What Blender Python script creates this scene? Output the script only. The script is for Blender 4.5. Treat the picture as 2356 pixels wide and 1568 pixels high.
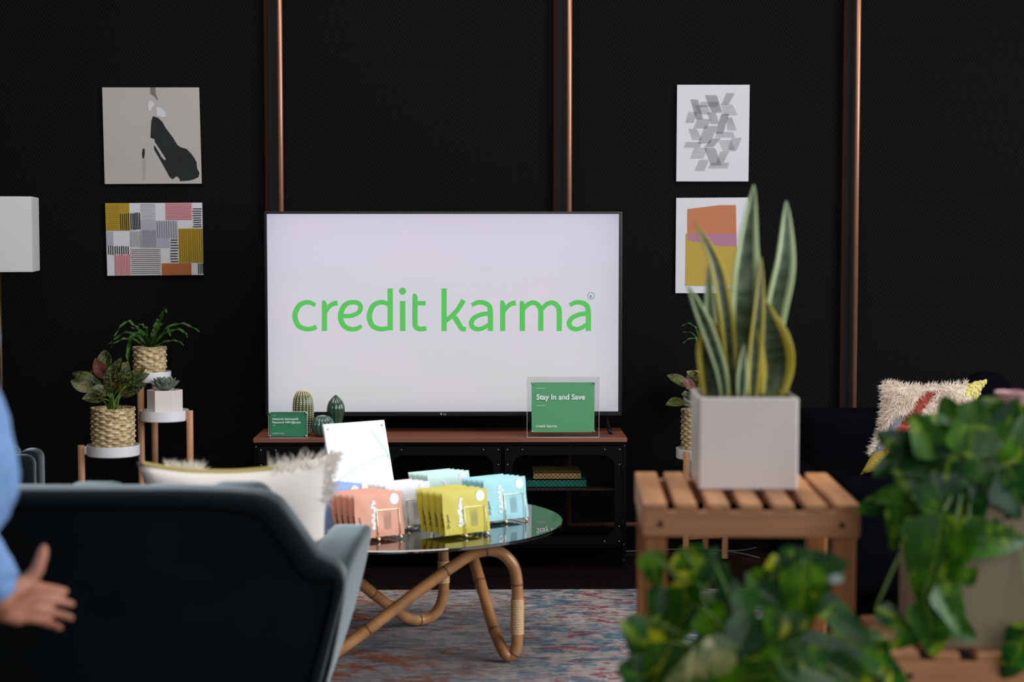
import bpy, math, random
from mathutils import Vector, Matrix, noise
R=math.radians; PI=math.pi
random.seed(7)
sc=bpy.context.scene
for o in list(bpy.data.objects): bpy.data.objects.remove(o)
COL=sc.collection
# ---------------------------------------------------------------- camera
F=4000.0; CH=1.37
PITCH=math.atan(251/F); YAW=math.atan(66/F)
cam=bpy.data.cameras.new('camera'); camo=bpy.data.objects.new('camera',cam); COL.objects.link(camo)
cam.sensor_width=36; cam.lens=F/2356*36; cam.clip_start=.05; cam.clip_end=60
camo.location=(0,0,CH); camo.rotation_euler=(PI/2-PITCH,0,-YAW)
cam.dof.use_dof=True; cam.dof.focus_distance=7.0; cam.dof.aperture_fstop=2.7
sc.camera=camo
# ---------------------------------------------------------------- world, lights, exposure
w=bpy.data.worlds.new('world'); sc.world=w; w.use_nodes=True
bg=w.node_tree.nodes['Background']; bg.inputs[0].default_value=(.62,.72,.85,1); bg.inputs[1].default_value=.22
def area(name,loc,target,sx,sy,power,col):
    l=bpy.data.lights.new(name,'AREA'); l.shape='RECTANGLE'; l.size=sx; l.size_y=sy; l.energy=power; l.color=col
    o=bpy.data.objects.new(name,l); COL.objects.link(o); o.location=loc
    o.rotation_euler=(Vector(target)-Vector(loc)).to_track_quat('-Z','Y').to_euler(); return o
area('window_light_right',(4.6,3.3,2.3),(-.2,5.7,.6),3.6,3.0,270,(.88,.94,1))
area('fill_light_front',(1.2,-2.6,2.6),(0,6,.9),3.5,2.0,112,(.93,.95,1))  # soft fill added from the camera side, no actual window
area('fill_light_top',(-.4,5.2,3.7),(-.4,5.2,0),3.2,2.2,90,(1,.97,.93))  # soft overhead fill added to brighten upward faces, no actual lamp
vs=sc.view_settings; vs.view_transform='Standard'; vs.look='None'; vs.exposure=0; vs.gamma=1; vs.use_curve_mapping=False

# ---------------------------------------------------------------- projection helpers (real places from sight lines)
_r=Vector((math.cos(YAW),-math.sin(YAW),0)); _f=Vector((math.sin(YAW)*math.cos(PITCH),math.cos(YAW)*math.cos(PITCH),-math.sin(PITCH)))
_u=_r.cross(_f)
def ray(u,v): return _r*((u-1178)/F)-_u*((v-784)/F)+_f
C0=Vector((0,0,CH))
def at(u,v,Y): d=ray(u,v); return C0+d*(Y/d.y)
def on(u,v,z): d=ray(u,v); return C0+d*((z-CH)/d.z)

# ---------------------------------------------------------------- materials
def lin(c):
    if isinstance(c,str): c=tuple(int(c[i:i+2],16)/255 for i in (0,2,4))
    return tuple((x/12.92 if x<=.04045 else ((x+.055)/1.055)**2.4) for x in c)+(1,)
def nt(m): return m.node_tree.nodes,m.node_tree.links
def mat(name,col,rough=.5,metal=0,bump=0,bscale=50,var=0,vscale=8,spec=.5,sheen=0,coat=0,trans=0,ior=1.45,stretch=None,col2=None,emit=0):
    m=bpy.data.materials.new(name); m.use_nodes=True; N,L=nt(m); b=N['Principled BSDF']
    b.inputs['Base Color'].default_value=lin(col); b.inputs['Roughness'].default_value=rough; b.inputs['Metallic'].default_value=metal
    b.inputs['Specular IOR Level'].default_value=spec; b.inputs['Coat Weight'].default_value=coat; b.inputs['Transmission Weight'].default_value=trans; b.inputs['IOR'].default_value=ior
    if sheen: b.inputs['Sheen Weight'].default_value=sheen; b.inputs['Sheen Roughness'].default_value=.35
    if emit: b.inputs['Emission Color'].default_value=lin(col); b.inputs['Emission Strength'].default_value=emit
    tc=None
    if bump or var:
        tc=N.new('ShaderNodeTexCoord'); mp=N.new('ShaderNodeMapping'); L.new(tc.outputs['Object'],mp.inputs[0])
        if stretch: mp.inputs['Scale'].default_value=stretch
    if var:
        n=N.new('ShaderNodeTexNoise'); n.inputs['Scale'].default_value=vscale; n.inputs['Detail'].default_value=5; L.new(mp.outputs[0],n.inputs[0])
        mx=N.new('ShaderNodeMix'); mx.data_type='RGBA'; c=lin(col)
        mx.inputs[6].default_value=tuple(x*(1-var) for x in c[:3])+(1,); mx.inputs[7].default_value=lin(col2) if col2 else tuple(min(1,x*(1+var)) for x in c[:3])+(1,)
        rp=N.new('ShaderNodeMapRange'); rp.inputs[1].default_value=.35; rp.inputs[2].default_value=.65
        L.new(n.outputs[0],rp.inputs[0]); L.new(rp.outputs[0],mx.inputs[0]); L.new(mx.outputs[2],b.inputs['Base Color'])
    if bump:
        n=N.new('ShaderNodeTexNoise'); n.inputs['Scale'].default_value=bscale; n.inputs['Detail'].default_value=4; L.new(mp.outputs[0],n.inputs[0])
        bp=N.new('ShaderNodeBump'); bp.inputs['Strength'].default_value=bump; bp.inputs['Distance'].default_value=.01
        L.new(n.outputs[0],bp.inputs['Height']); L.new(bp.outputs[0],b.inputs['Normal'])
    return m
def math_n(N,L,op,a,b=None,c=None):
    n=N.new('ShaderNodeMath'); n.operation=op
    for i,x in enumerate((a,b,c)):
        if x is None: continue
        if isinstance(x,(int,float)): n.inputs[i].default_value=x
        else: L.new(x,n.inputs[i])
    return n.outputs[0]
def mix_n(N,L,f,a,b):
    n=N.new('ShaderNodeMix'); n.data_type='RGBA'
    for i,x in ((0,f),(6,a),(7,b)):
        if isinstance(x,(int,float)): n.inputs[i].default_value=x
        elif isinstance(x,(tuple,str)): n.inputs[i].default_value=lin(x)
        else: L.new(x,n.inputs[i])
    return n.outputs[2]

# ---------------------------------------------------------------- mesh builder
class MB:
    def __init__(s): s.v=[]; s.f=[]; s.uv=[]; s.mi=[]; s.m=0
    def face(s,idx,uv=None):
        s.f.append(idx); s.uv.append(uv or [(0,0)]*len(idx)); s.mi.append(s.m)
    def box(s,a,b,M=None):
        n=len(s.v); (x0,y0,z0),(x1,y1,z1)=a,b
        P=[Vector(p) for p in ((x0,y0,z0),(x1,y0,z0),(x1,y1,z0),(x0,y1,z0),(x0,y0,z1),(x1,y0,z1),(x1,y1,z1),(x0,y1,z1))]
        if M: P=[M@p for p in P]
        s.v+=P
        for q in ((0,3,2,1),(4,5,6,7),(0,1,5,4),(1,2,6,5),(2,3,7,6),(3,0,4,7)): s.face([n+i for i in q])
        return s
    def quad(s,*P):
        n=len(s.v); s.v+=[Vector(p) for p in P]; s.face([n+i for i in range(len(P))],[(0,0),(1,0),(1,1),(0,1)] if len(P)==4 else None); return s
    def tube(s,pts,r,n=12,cap=True,closed=False):
        pts=[Vector(p) for p in pts]; k=len(pts); rr=r if isinstance(r,(list,tuple)) else [r]*k
        T=[]
        for i in range(k):
            a=pts[(i-1)%k] if (closed or i>0) else pts[i]; b=pts[(i+1)%k] if (closed or i<k-1) else pts[i]
            T.append((b-a).normalized())
        t=T[0]; up=Vector((0,0,1)) if abs(t.z)<.9 else Vector((1,0,0)); nrm=(up-t*up.dot(t)).normalized(); base=len(s.v)
        for i in range(k):
            if i: 
                nrm=nrm-T[i]*nrm.dot(T[i]); nrm.normalize()
            bn=T[i].cross(nrm)
            for j in range(n):
                a=2*PI*j/n; s.v.append(pts[i]+(nrm*math.cos(a)+bn*math.sin(a))*rr[i])
        for i in range(k if closed else k-1):
            for j in range(n):
                p=base+i*n; q=base+((i+1)%k)*n; u0=i/k;u1=(i+1)/k
                s.face([p+j,p+(j+1)%n,q+(j+1)%n,q+j],[(j/n,u0),((j+1)/n,u0),((j+1)/n,u1),(j/n,u1)])
        if cap and not closed:
            s.face([base+j for j in range(n)][::-1]); s.face([base+(k-1)*n+j for j in range(n)])
        return s
    def lathe(s,prof,c=(0,0,0),n=32,fn=None,cap=True):
        base=len(s.v); c=Vector(c)
        for i,(r,z) in enumerate(prof):
            for j in range(n):
                a=2*PI*j/n; q=r
                if fn: q=fn(r,z,a)
                s.v.append(c+Vector((q*math.cos(a),q*math.sin(a),z)))
        for i in range(len(prof)-1):
            for j in range(n):
                p=base+i*n; q=p+n
                s.face([p+j,p+(j+1)%n,q+(j+1)%n,q+j],[(j/n,i/len(prof)),((j+1)/n,i/len(prof)),((j+1)/n,(i+1)/len(prof)),(j/n,(i+1)/len(prof))])
        if cap:
            s.face([base+j for j in range(n)][::-1]); s.face([base+(len(prof)-1)*n+j for j in range(n)])
        return s
    def grid(s,fn,nu,nv,wrap=False):
        b=len(s.v)
        for i in range(nv+1):
            for j in range(nu+1): s.v.append(Vector(fn(j/nu,i/nv)))
        for i in range(nv):
            for j in range(nu):
                p=b+i*(nu+1)+j
                s.face([p,p+1,p+nu+2,p+nu+1],[(j/nu,i/nv),((j+1)/nu,i/nv),((j+1)/nu,(i+1)/nv),(j/nu,(i+1)/nv)])
        return s
    def prism(s,poly,d,M=None):   # poly of 3D points, extruded by vector d
        n=len(s.v); k=len(poly); d=Vector(d); P=[Vector(p) for p in poly]; P=P+[p+d for p in P]
        if M: P=[M@p for p in P]
        s.v+=P
        s.face([n+i for i in range(k)]); s.face([n+k+i for i in range(k)][::-1])
        for i in range(k): j=(i+1)%k; s.face([n+i,n+k+i,n+k+j,n+j])
        return s
    def sphere(s,c,r,nu=16,nv=10,sc_=(1,1,1)):
        c=Vector(c)
        s.grid(lambda a,b:c+Vector((sc_[0]*r*math.cos(2*PI*a)*math.sin(PI*b),sc_[1]*r*math.sin(2*PI*a)*math.sin(PI*b),-sc_[2]*r*math.cos(PI*b))),nu,nv); return s
    def strip(s,pts,wd,up):  # flat ribbon
        pts=[Vector(p) for p in pts]; up=Vector(up); k=len(pts); b=len(s.v)
        for i,p in enumerate(pts):
            t=(pts[min(k-1,i+1)]-pts[max(0,i-1)]).normalized(); sd=t.cross(up).normalized(); ww=wd[i] if isinstance(wd,(list,tuple)) else wd
            s.v+= [p-sd*ww/2,p+sd*ww/2]
        for i in range(k-1): s.face([b+2*i,b+2*i+1,b+2*i+3,b+2*i+2],[(0,i/k),(1,i/k),(1,(i+1)/k),(0,(i+1)/k)])
        return s
    def build(s,name,mats,parent=None,smooth=False,bevel=0,bseg=2,world=True,sub=0,weld=False,angle=None):
        me=bpy.data.meshes.new(name); V=s.v
        if parent is not None and world:
            W=wm(parent).inverted(); V=[W@p for p in V]
        me.from_pydata([tuple(p) for p in V],[],s.f); 
        ul=me.uv_layers.new(name='UVMap'); k=0
        for p,uv in zip(me.polygons,s.uv):
            for q in uv: ul.data[k].uv=q; k+=1
        for m in (mats if isinstance(mats,(list,tuple)) else [mats]): me.materials.append(m)
        me.polygons.foreach_set('material_index',s.mi)
        if smooth: me.polygons.foreach_set('use_smooth',[True]*len(me.polygons))
        o=bpy.data.objects.new(name,me); COL.objects.link(o)
        if parent is not None: o.parent=parent
        if weld: q=o.modifiers.new('w','WELD'); q.merge_threshold=.0002
        if bevel: q=o.modifiers.new('b','BEVEL'); q.width=bevel; q.segments=bseg; q.limit_method='ANGLE'; q.angle_limit=R(40)
        if sub: q=o.modifiers.new('s','SUBSURF'); q.levels=sub; q.render_levels=sub
        if angle is not None:
            me.set_sharp_from_angle(angle=R(angle)) if hasattr(me,'set_sharp_from_angle') else None
        return o
def wm(o):
    m=o.matrix_basis.copy()
    return wm(o.parent)@m if o.parent else m
def thing(name,label,cat,loc=(0,0,0),rotz=0,group=None):
    o=bpy.data.objects.new(name,None); COL.objects.link(o); o.empty_display_size=.1
    o.location=loc; o.rotation_euler=(0,0,rotz); o['label']=label; o['category']=cat
    if group: o['group']=group
    return o
def tag(o,label,cat,group=None,kind=None):
    o['label']=label; o['category']=cat
    if group: o['group']=group
    if kind: o['kind']=kind
    return o
def struct(o): o['kind']='structure'; return o
def dup(root,loc=None,rotz=None,label=None):
    r=root.copy(); COL.objects.link(r)
    if loc is not None: r.location=loc
    if rotz is not None: r.rotation_euler=(0,0,rotz)
    if label: r['label']=label
    def rec(src,dst):
        for ch in [c for c in bpy.data.objects if c.parent==src]:
            c=ch.copy(); COL.objects.link(c); c.parent=dst; rec(ch,c)
    rec(root,r); return r
def text_mesh(name,txt,size,m,parent,M,align='LEFT',bold=0,spacing=1):
    cu=bpy.data.curves.new(name,'FONT'); cu.body=txt; cu.size=size; cu.align_x=align; cu.offset=bold; cu.space_character=spacing; cu.resolution_u=4
    t=bpy.data.objects.new('tmp_text',cu); COL.objects.link(t)
    dg=bpy.context.evaluated_depsgraph_get(); dg.update(); me=bpy.data.meshes.new_from_object(t.evaluated_get(dg)); bpy.data.objects.remove(t)
    me.name=name; me.materials.clear(); me.materials.append(m)
    X=(wm(parent).inverted()@M) if parent else M
    me.transform(X); o=bpy.data.objects.new(name,me); COL.objects.link(o); o.parent=parent; return o
def frame(o,x,y):  # 4x4 from origin, x and y axes
    x=Vector(x).normalized(); y=Vector(y); y=(y-x*y.dot(x)).normalized(); z=x.cross(y); o=Vector(o)
    return Matrix(((x.x,y.x,z.x,o.x),(x.y,y.y,z.y,o.y),(x.z,y.z,z.z,o.z),(0,0,0,1)))
def smooth_path(P,n=6,closed=False):
    P=[Vector(p) for p in P]; k=len(P); out=[]
    for i in range(k if closed else k-1):
        if closed: a,b,c,d=P[(i-1)%k],P[i],P[(i+1)%k],P[(i+2)%k]
        else: a,b,c,d=P[max(0,i-1)],P[i],P[i+1],P[min(k-1,i+2)]
        for j in range(n):
            t=j/n; out.append(.5*((2*b)+(c-a)*t+(2*a-5*b+4*c-d)*t*t+(3*b-a-3*c+d)*t**3))
    if not closed: out.append(P[-1])
    return out

# ---------------------------------------------------------------- shared materials
BLACKP=mat('black_powder_coat','050607',.65,spec=.12)
COPPER=mat('brushed_copper','c4886a',.4,.7,var=.15,vscale=6,stretch=(40,40,1))
WHITEPL=mat('white_plastic','e6e4e6',.4)
BEECH=mat('beech_wood','c08a62',.45,var=.18,vscale=30,stretch=(1,1,.08),bump=.05,bscale=120)
PINEW=mat('oiled_bamboo','c08658',.5,var=.22,vscale=26,stretch=(1,.06,1),bump=.05,bscale=90)
PINEX=mat('oiled_bamboo_rail','ba7e52',.5,var=.2,vscale=26,stretch=(.06,1,1),bump=.05,bscale=90)
PINEZ=mat('oiled_bamboo_leg','b3713f',.5,var=.2,vscale=26,stretch=(1,1,.06),bump=.05,bscale=90)
TEAL=mat('teal_grey_velvet','0f1518',.9,var=.2,vscale=5,bump=.1,bscale=25,sheen=1,spec=.1)
TEAL.node_tree.nodes['Principled BSDF'].inputs['Sheen Roughness'].default_value=.3; TEAL.node_tree.nodes['Principled BSDF'].inputs['Sheen Tint'].default_value=(.68,.8,.84,1)
SEAM=mat('dark_piping','07090a',.9,spec=.05)
NAVY=mat('midnight_velvet','07080d',.95,var=.2,vscale=5,spec=.03)
GOLD=mat('gold_wire','e8dab4',.25,1)
STEEL=mat('steel','b0b0b0',.3,1)
CERAM=mat('white_ceramic','e6dad4',.35,bump=.02,bscale=30)
SOIL=mat('soil','2a1c12',.95,bump=.6,bscale=60)
PAPER=mat('paper','cfccd0',.8)
INK=mat('black_ink','1d1f20',.8)
def leafmat(name,dark,light,edge,mode,trans=.35,rough=.38):
    m=bpy.data.materials.new(name); m.use_nodes=True; N,L=nt(m); b=N['Principled BSDF']; b.inputs['Roughness'].default_value=rough; b.inputs['Specular IOR Level'].default_value=.32
    uv=N.new('ShaderNodeUVMap'); sp=N.new('ShaderNodeSeparateXYZ'); L.new(uv.outputs[0],sp.inputs[0])
    x=math_n(N,L,'ABSOLUTE',math_n(N,L,'SUBTRACT',sp.outputs[0],.5)); y=sp.outputs[1]
    tc=N.new('ShaderNodeTexCoord'); nz=N.new('ShaderNodeTexNoise'); nz.inputs['Scale'].default_value=14 if mode!='pothos' else 20; nz.inputs['Detail'].default_value=3; L.new(tc.outputs['Object'],nz.inputs[0])
    f=N.new('ShaderNodeMapRange'); f.inputs[1].default_value=.5; f.inputs[2].default_value=.66; L.new(nz.outputs[0],f.inputs[0])
    c=mix_n(N,L,f.outputs[0],dark,light)
    if mode=='pothos':
        g=N.new('ShaderNodeMapRange'); g.inputs[1].default_value=.57; g.inputs[2].default_value=.64; nz2=N.new('ShaderNodeTexNoise'); nz2.inputs['Scale'].default_value=13; nz2.inputs['Detail'].default_value=5; nz2.inputs['Distortion'].default_value=1.8
        L.new(tc.outputs['Object'],nz2.inputs[0]); L.new(nz2.outputs[0],g.inputs[0]); c=mix_n(N,L,g.outputs[0],c,edge)
        rib=math_n(N,L,'LESS_THAN',x,.02); c=mix_n(N,L,math_n(N,L,'MULTIPLY',rib,.5),c,edge)
    if mode=='snake':
        wv=math_n(N,L,'SINE',math_n(N,L,'MULTIPLY_ADD',nz.outputs[0],14,math_n(N,L,'MULTIPLY',y,70)))
        c=mix_n(N,L,math_n(N,L,'MULTIPLY_ADD',wv,.25,.25),c,light)
        e=N.new('ShaderNodeMapRange'); e.inputs[1].default_value=.27; e.inputs[2].default_value=.33; L.new(x,e.inputs[0]); c=mix_n(N,L,e.outputs[0],c,edge)
    if mode=='aglao':
        vo=N.new('ShaderNodeTexNoise'); vo.inputs['Scale'].default_value=110; vo.inputs['Detail'].default_value=3; L.new(tc.outputs['Object'],vo.inputs[0])
        h=N.new('ShaderNodeMapRange'); h.inputs[1].default_value=.54; h.inputs[2].default_value=.62; L.new(vo.outputs[0],h.inputs[0]); c=mix_n(N,L,math_n(N,L,'MULTIPLY',h.outputs[0],.65),c,'7c7a3c')
        vo=N.new('ShaderNodeTexNoise'); vo.inputs['Scale'].default_value=26; L.new(tc.outputs['Object'],vo.inputs[0])
        h=N.new('ShaderNodeMapRange'); h.inputs[1].default_value=.6; h.inputs[2].default_value=.68; L.new(vo.outputs[0],h.inputs[0]); c=mix_n(N,L,math_n(N,L,'MULTIPLY',h.outputs[0],.7),c,'8c5a34')
        e=N.new('ShaderNodeMapRange'); e.inputs[1].default_value=.45; e.inputs[2].default_value=.5; L.new(x,e.inputs[0]); c=mix_n(N,L,e.outputs[0],c,edge)
        rib=N.new('ShaderNodeMapRange'); rib.inputs[1].default_value=.05; rib.inputs[2].default_value=.02; L.new(x,rib.inputs[0]); c=mix_n(N,L,rib.outputs[0],c,edge)
    L.new(c,b.inputs['Base Color'])
    tr=N.new('ShaderNodeBsdfTranslucent'); L.new(c,tr.inputs[0]); mx=N.new('ShaderNodeMixShader'); mx.inputs[0].default_value=trans
    L.new(b.outputs[0],mx.inputs[1]); L.new(tr.outputs[0],mx.inputs[2]); L.new(mx.outputs[0],N['Material Output'].inputs[0])
    return m
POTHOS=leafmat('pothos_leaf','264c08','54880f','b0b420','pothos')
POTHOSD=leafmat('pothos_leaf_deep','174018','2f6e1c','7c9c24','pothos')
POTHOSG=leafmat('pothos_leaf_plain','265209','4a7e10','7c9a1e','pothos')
SNAKE=leafmat('snake_leaf','27321c','4a5636','c2ae3a','snake',.15,.4)
SNAKEP=leafmat('snake_leaf_pale','37462e','66785a','c9d8a0','snake',.15,.4)
AGLAO=leafmat('aglaonema_leaf','182c12','4e5a22','6a5a34','aglao',.15)
FERN=leafmat('fern_leaf','2f5416','5c8424','8aa83c','plain',.25)
STEMG=mat('green_stem','5d7a2e',.5)
def aglred(): return leafmat('aglaonema_leaf_pink','7a3a44','a8525c','3c5a30','aglao',.15)
AGLR=aglred()

# ================================================================ SETTING
WY=7.62
def wallmat():
    m=bpy.data.materials.new('black_mesh_fabric'); m.use_nodes=True; N,L=nt(m); b=N['Principled BSDF']; b.inputs['Roughness'].default_value=.9; b.inputs['Specular IOR Level'].default_value=.15
    tc=N.new('ShaderNodeTexCoord'); sp=N.new('ShaderNodeSeparateXYZ'); L.new(tc.outputs['Object'],sp.inputs[0])
    k=2*PI/.0155
    a=math_n(N,L,'SINE',math_n(N,L,'MULTIPLY',sp.outputs[0],k)); c=math_n(N,L,'SINE',math_n(N,L,'MULTIPLY',sp.outputs[2],k*.6))
    p=math_n(N,L,'MULTIPLY',a,c); f=N.new('ShaderNodeMapRange'); f.inputs[1].default_value=-.2; f.inputs[2].default_value=.5; L.new(p,f.inputs[0])
    L.new(mix_n(N,L,f.outputs[0],'0c0c0c','040404'),b.inputs['Base Color'])
    bp=N.new('ShaderNodeBump'); bp.inputs['Strength'].default_value=.5; bp.inputs['Distance'].default_value=.003; L.new(f.outputs[0],bp.inputs['Height']); L.new(bp.outputs[0],b.inputs['Normal'])
    return m
WALL=wallmat()
struct(MB().box((-4.2,WY,0),(4.2,WY+.15,4)).build('wall_back',WALL))
struct(MB().box((-4.35,-3.5,0),(-4.2,WY+.15,4)).build('wall_left',mat('charcoal_plaster','2a2b2d',.9,bump=.05)))
struct(MB().box((-4.35,-3.5,4),(4.2,WY+.15,4.1)).build('ceiling',mat('dark_ceiling','3a3b3d',.9,bump=.05)))
def floormat():
    m=bpy.data.materials.new('dark_stained_planks'); m.use_nodes=True; N,L=nt(m); b=N['Principled BSDF']; b.inputs['Roughness'].default_value=.28
    tc=N.new('ShaderNodeTexCoord'); br=N.new('ShaderNodeTexBrick'); L.new(tc.outputs['Object'],br.inputs[0]); br.inputs['Scale'].default_value=1
    br.inputs['Brick Width'].default_value=1.6; br.inputs['Row Height'].default_value=.14; br.inputs['Mortar Size'].default_value=.003
    br.inputs['Color1'].default_value=lin('1c1311'); br.inputs['Color2'].default_value=lin('150f0e'); br.inputs['Mortar'].default_value=lin('060505')
    L.new(br.outputs[0],b.inputs['Base Color'])
    n=N.new('ShaderNodeTexNoise'); n.inputs['Scale'].default_value=9; L.new(tc.outputs['Object'],n.inputs[0]); bp=N.new('ShaderNodeBump'); bp.inputs['Strength'].default_value=.05; L.new(n.outputs[0],bp.inputs['Height']); L.new(bp.outputs[0],b.inputs['Normal'])
    return m
struct(MB().box((-4.35,-3.5,-.1),(4.2,WY+.15,0)).build('floor',floormat()))
# panel joints and copper pipes on the wall
JOINT=mat('joint_black','040404',.8); BROWN=mat('dark_brown_strip','2a130b',.8,spec=.1)
k=1
hz=at(1500,1206,7.57).z
for u,dark in ((645,615),(1310,1279),(1973,1944)):
    p=at(u,240,7.57); d=at(dark,240,7.6)
    zb=hz
    struct(MB().box((d.x-.008,7.6,0),(p.x+.0,WY-.001,4)).build('trim_%d'%k,JOINT)); k+=1
    struct(MB().tube([(p.x,7.57,zb),(p.x,7.57,4)],.0115,20).build('trim_%d'%k,COPPER,smooth=True)); k+=1
    struct(MB().box((d.x-.012,7.585,0),(d.x+.004,WY,4)).build('trim_%d'%k,BROWN,bevel=.002)); k+=1  # dark brown strip to the left of each pipe
x0=at(1310,240,7.57).x; x1=at(1973,240,7.57).x
struct(MB().tube([(x0,7.57,hz),(x1,7.57,hz)],.0115,20).build('trim_%d'%k,COPPER,smooth=True))
# rug
def rugmat():
    m=bpy.data.materials.new('distressed_rug'); m.use_nodes=True; N,L=nt(m); b=N['Principled BSDF']; b.inputs['Roughness'].default_value=.95; b.inputs['Specular IOR Level'].default_value=.1
    tc=N.new('ShaderNodeTexCoord')
    def nz(scale,st,det=6,off=0):
        mp=N.new('ShaderNodeMapping'); mp.inputs['Scale'].default_value=st; mp.inputs['Location'].default_value=(off,off*.7,0); L.new(tc.outputs['Object'],mp.inputs[0])
        n=N.new('ShaderNodeTexNoise'); n.inputs['Scale'].default_value=scale; n.inputs['Detail'].default_value=det; n.inputs['Roughness'].default_value=.7; L.new(mp.outputs[0],n.inputs[0]); return n.outputs[0]
    def th(x,a,bb): r=N.new('ShaderNodeMapRange'); r.inputs[1].default_value=a; r.inputs[2].default_value=bb; L.new(x,r.inputs[0]); return r.outputs[0]
    c=mix_n(N,L,th(nz(4,(1,1.2,1)),.40,.60),'a89c96','878387')
    sx=N.new('ShaderNodeSeparateXYZ'); L.new(tc.outputs['Object'],sx.inputs[0])
    left=th(sx.outputs[0],.05,-.35); right=th(sx.outputs[0],-.1,.25)
    blk=th(nz(22,(.7,.8,1),2,3),.46,.5)
    c=mix_n(N,L,math_n(N,L,'MULTIPLY',math_n(N,L,'MULTIPLY',th(nz(3.6,(1,1.3,1),4,9),.49,.53),math_n(N,L,'MULTIPLY_ADD',left,.75,.25)),blk),c,'a45634')
    c=mix_n(N,L,math_n(N,L,'MULTIPLY',math_n(N,L,'MULTIPLY',th(nz(4.2,(1,1.3,1),4,23),.47,.52),math_n(N,L,'MULTIPLY_ADD',right,.7,.3)),th(nz(20,(.7,.8,1),2,12),.44,.5)),c,'526a7a')
    c=mix_n(N,L,math_n(N,L,'MULTIPLY',math_n(N,L,'MULTIPLY',th(nz(6,(1,1.5,1),3,41),.54,.57),math_n(N,L,'MULTIPLY_ADD',right,.8,.1)),th(nz(26,(.6,.9,1),2,52),.47,.5)),c,'853542')
    far=math_n(N,L,'MULTIPLY_ADD',th(sx.outputs[1],5.3,6.7),.45,.35)
    c=mix_n(N,L,math_n(N,L,'MULTIPLY',th(nz(34,(.45,1.5,1),3,61),.51,.57),far),c,'34343c')
    c=mix_n(N,L,math_n(N,L,'MULTIPLY',th(nz(38,(.4,1.6,1),2,71),.54,.60),.32),c,'d0c6c0')
    c=mix_n(N,L,math_n(N,L,'MULTIPLY',th(nz(150,(1,1,1),1,81),.5,.6),.2),c,'4a4644')
    L.new(c,b.inputs['Base Color'])
    bp=N.new('ShaderNodeBump'); bp.inputs['Strength'].default_value=.35; bp.inputs['Distance'].default_value=.004; L.new(nz(220,(1,1,1),2),bp.inputs['Height']); L.new(bp.outputs[0],b.inputs['Normal'])
    return m
ry=on(1178,1356,.01).y
rug=MB().box((-2.4,3.8,.001),(1.06,ry,.012)).build('area_rug',rugmat(),bevel=.003)
tag(rug,'large faded rug in grey, rust and blue on the dark floor under the coffee table','rug')

# ================================================================ TV BENCH
cl=at(582,1008,7.0); cr=at(1443,1008,7.0)
BX0,BX1=cl.x,cr.x; BZ=.54; BY0,BY1=7.0,7.36
t=thing('tv_bench','long black metal tv bench with a reddish wood top and mesh doors','tv bench',((BX0+BX1)/2,7.18,0))
WALNUT=mat('reddish_veneer','86503c',.38,var=.2,vscale=20,stretch=(.05,1,1))
zt=cl.z
MB().box((BX0,BY0,zt-.018),(BX1,BY1,zt)).build('worktop',WALNUT,t,bevel=.002)
body=MB()
zb=at(1200,1262,7.0).z
body.box((BX0+.002,BY0+.01,0.0),(BX0+.018,BY0+.035,zt-.018)).box((BX1-.018,BY0+.01,0),(BX1-.002,BY0+.035,zt-.018))
body.box((BX0+.002,BY1-.035,0.0),(BX0+.018,BY1-.01,zt-.018)).box((BX1-.018,BY1-.035,0),(BX1-.002,BY1-.01,zt-.018))
body.box((BX0+.004,BY0+.03,.09),(BX0+.012,BY1-.02,zt-.018)).box((BX1-.012,BY0+.03,.09),(BX1-.004,BY1-.02,zt-.018))
body.box((BX0+.018,BY0+.012,zt-.032),(BX1-.018,BY1-.01,zt-.018)).box((BX0+.018,BY0+.012,.085),(BX1-.018,BY1-.01,.098))
dxs=[(594,877),(883,1153),(1161,1432)]
dxs=[(at(a,1100,7.0).x,at(b,1100,7.0).x) for a,b in dxs]
for i in (0,1):
    xm=(dxs[i][1]+dxs[i+1][0])/2; body.box((xm-.004,BY0+.012,.098),(xm+.004,BY1-.02,zt-.032))
body.build('carcass',BLACKP,t,bevel=.0015)
MB().box((BX0+.018,BY0+.05,.315),(BX1-.018,BY1-.02,.323)).build('shelf',mat('shelf_board','3c241a',.5),t)
d0,d1=.1,zt-.034
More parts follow.
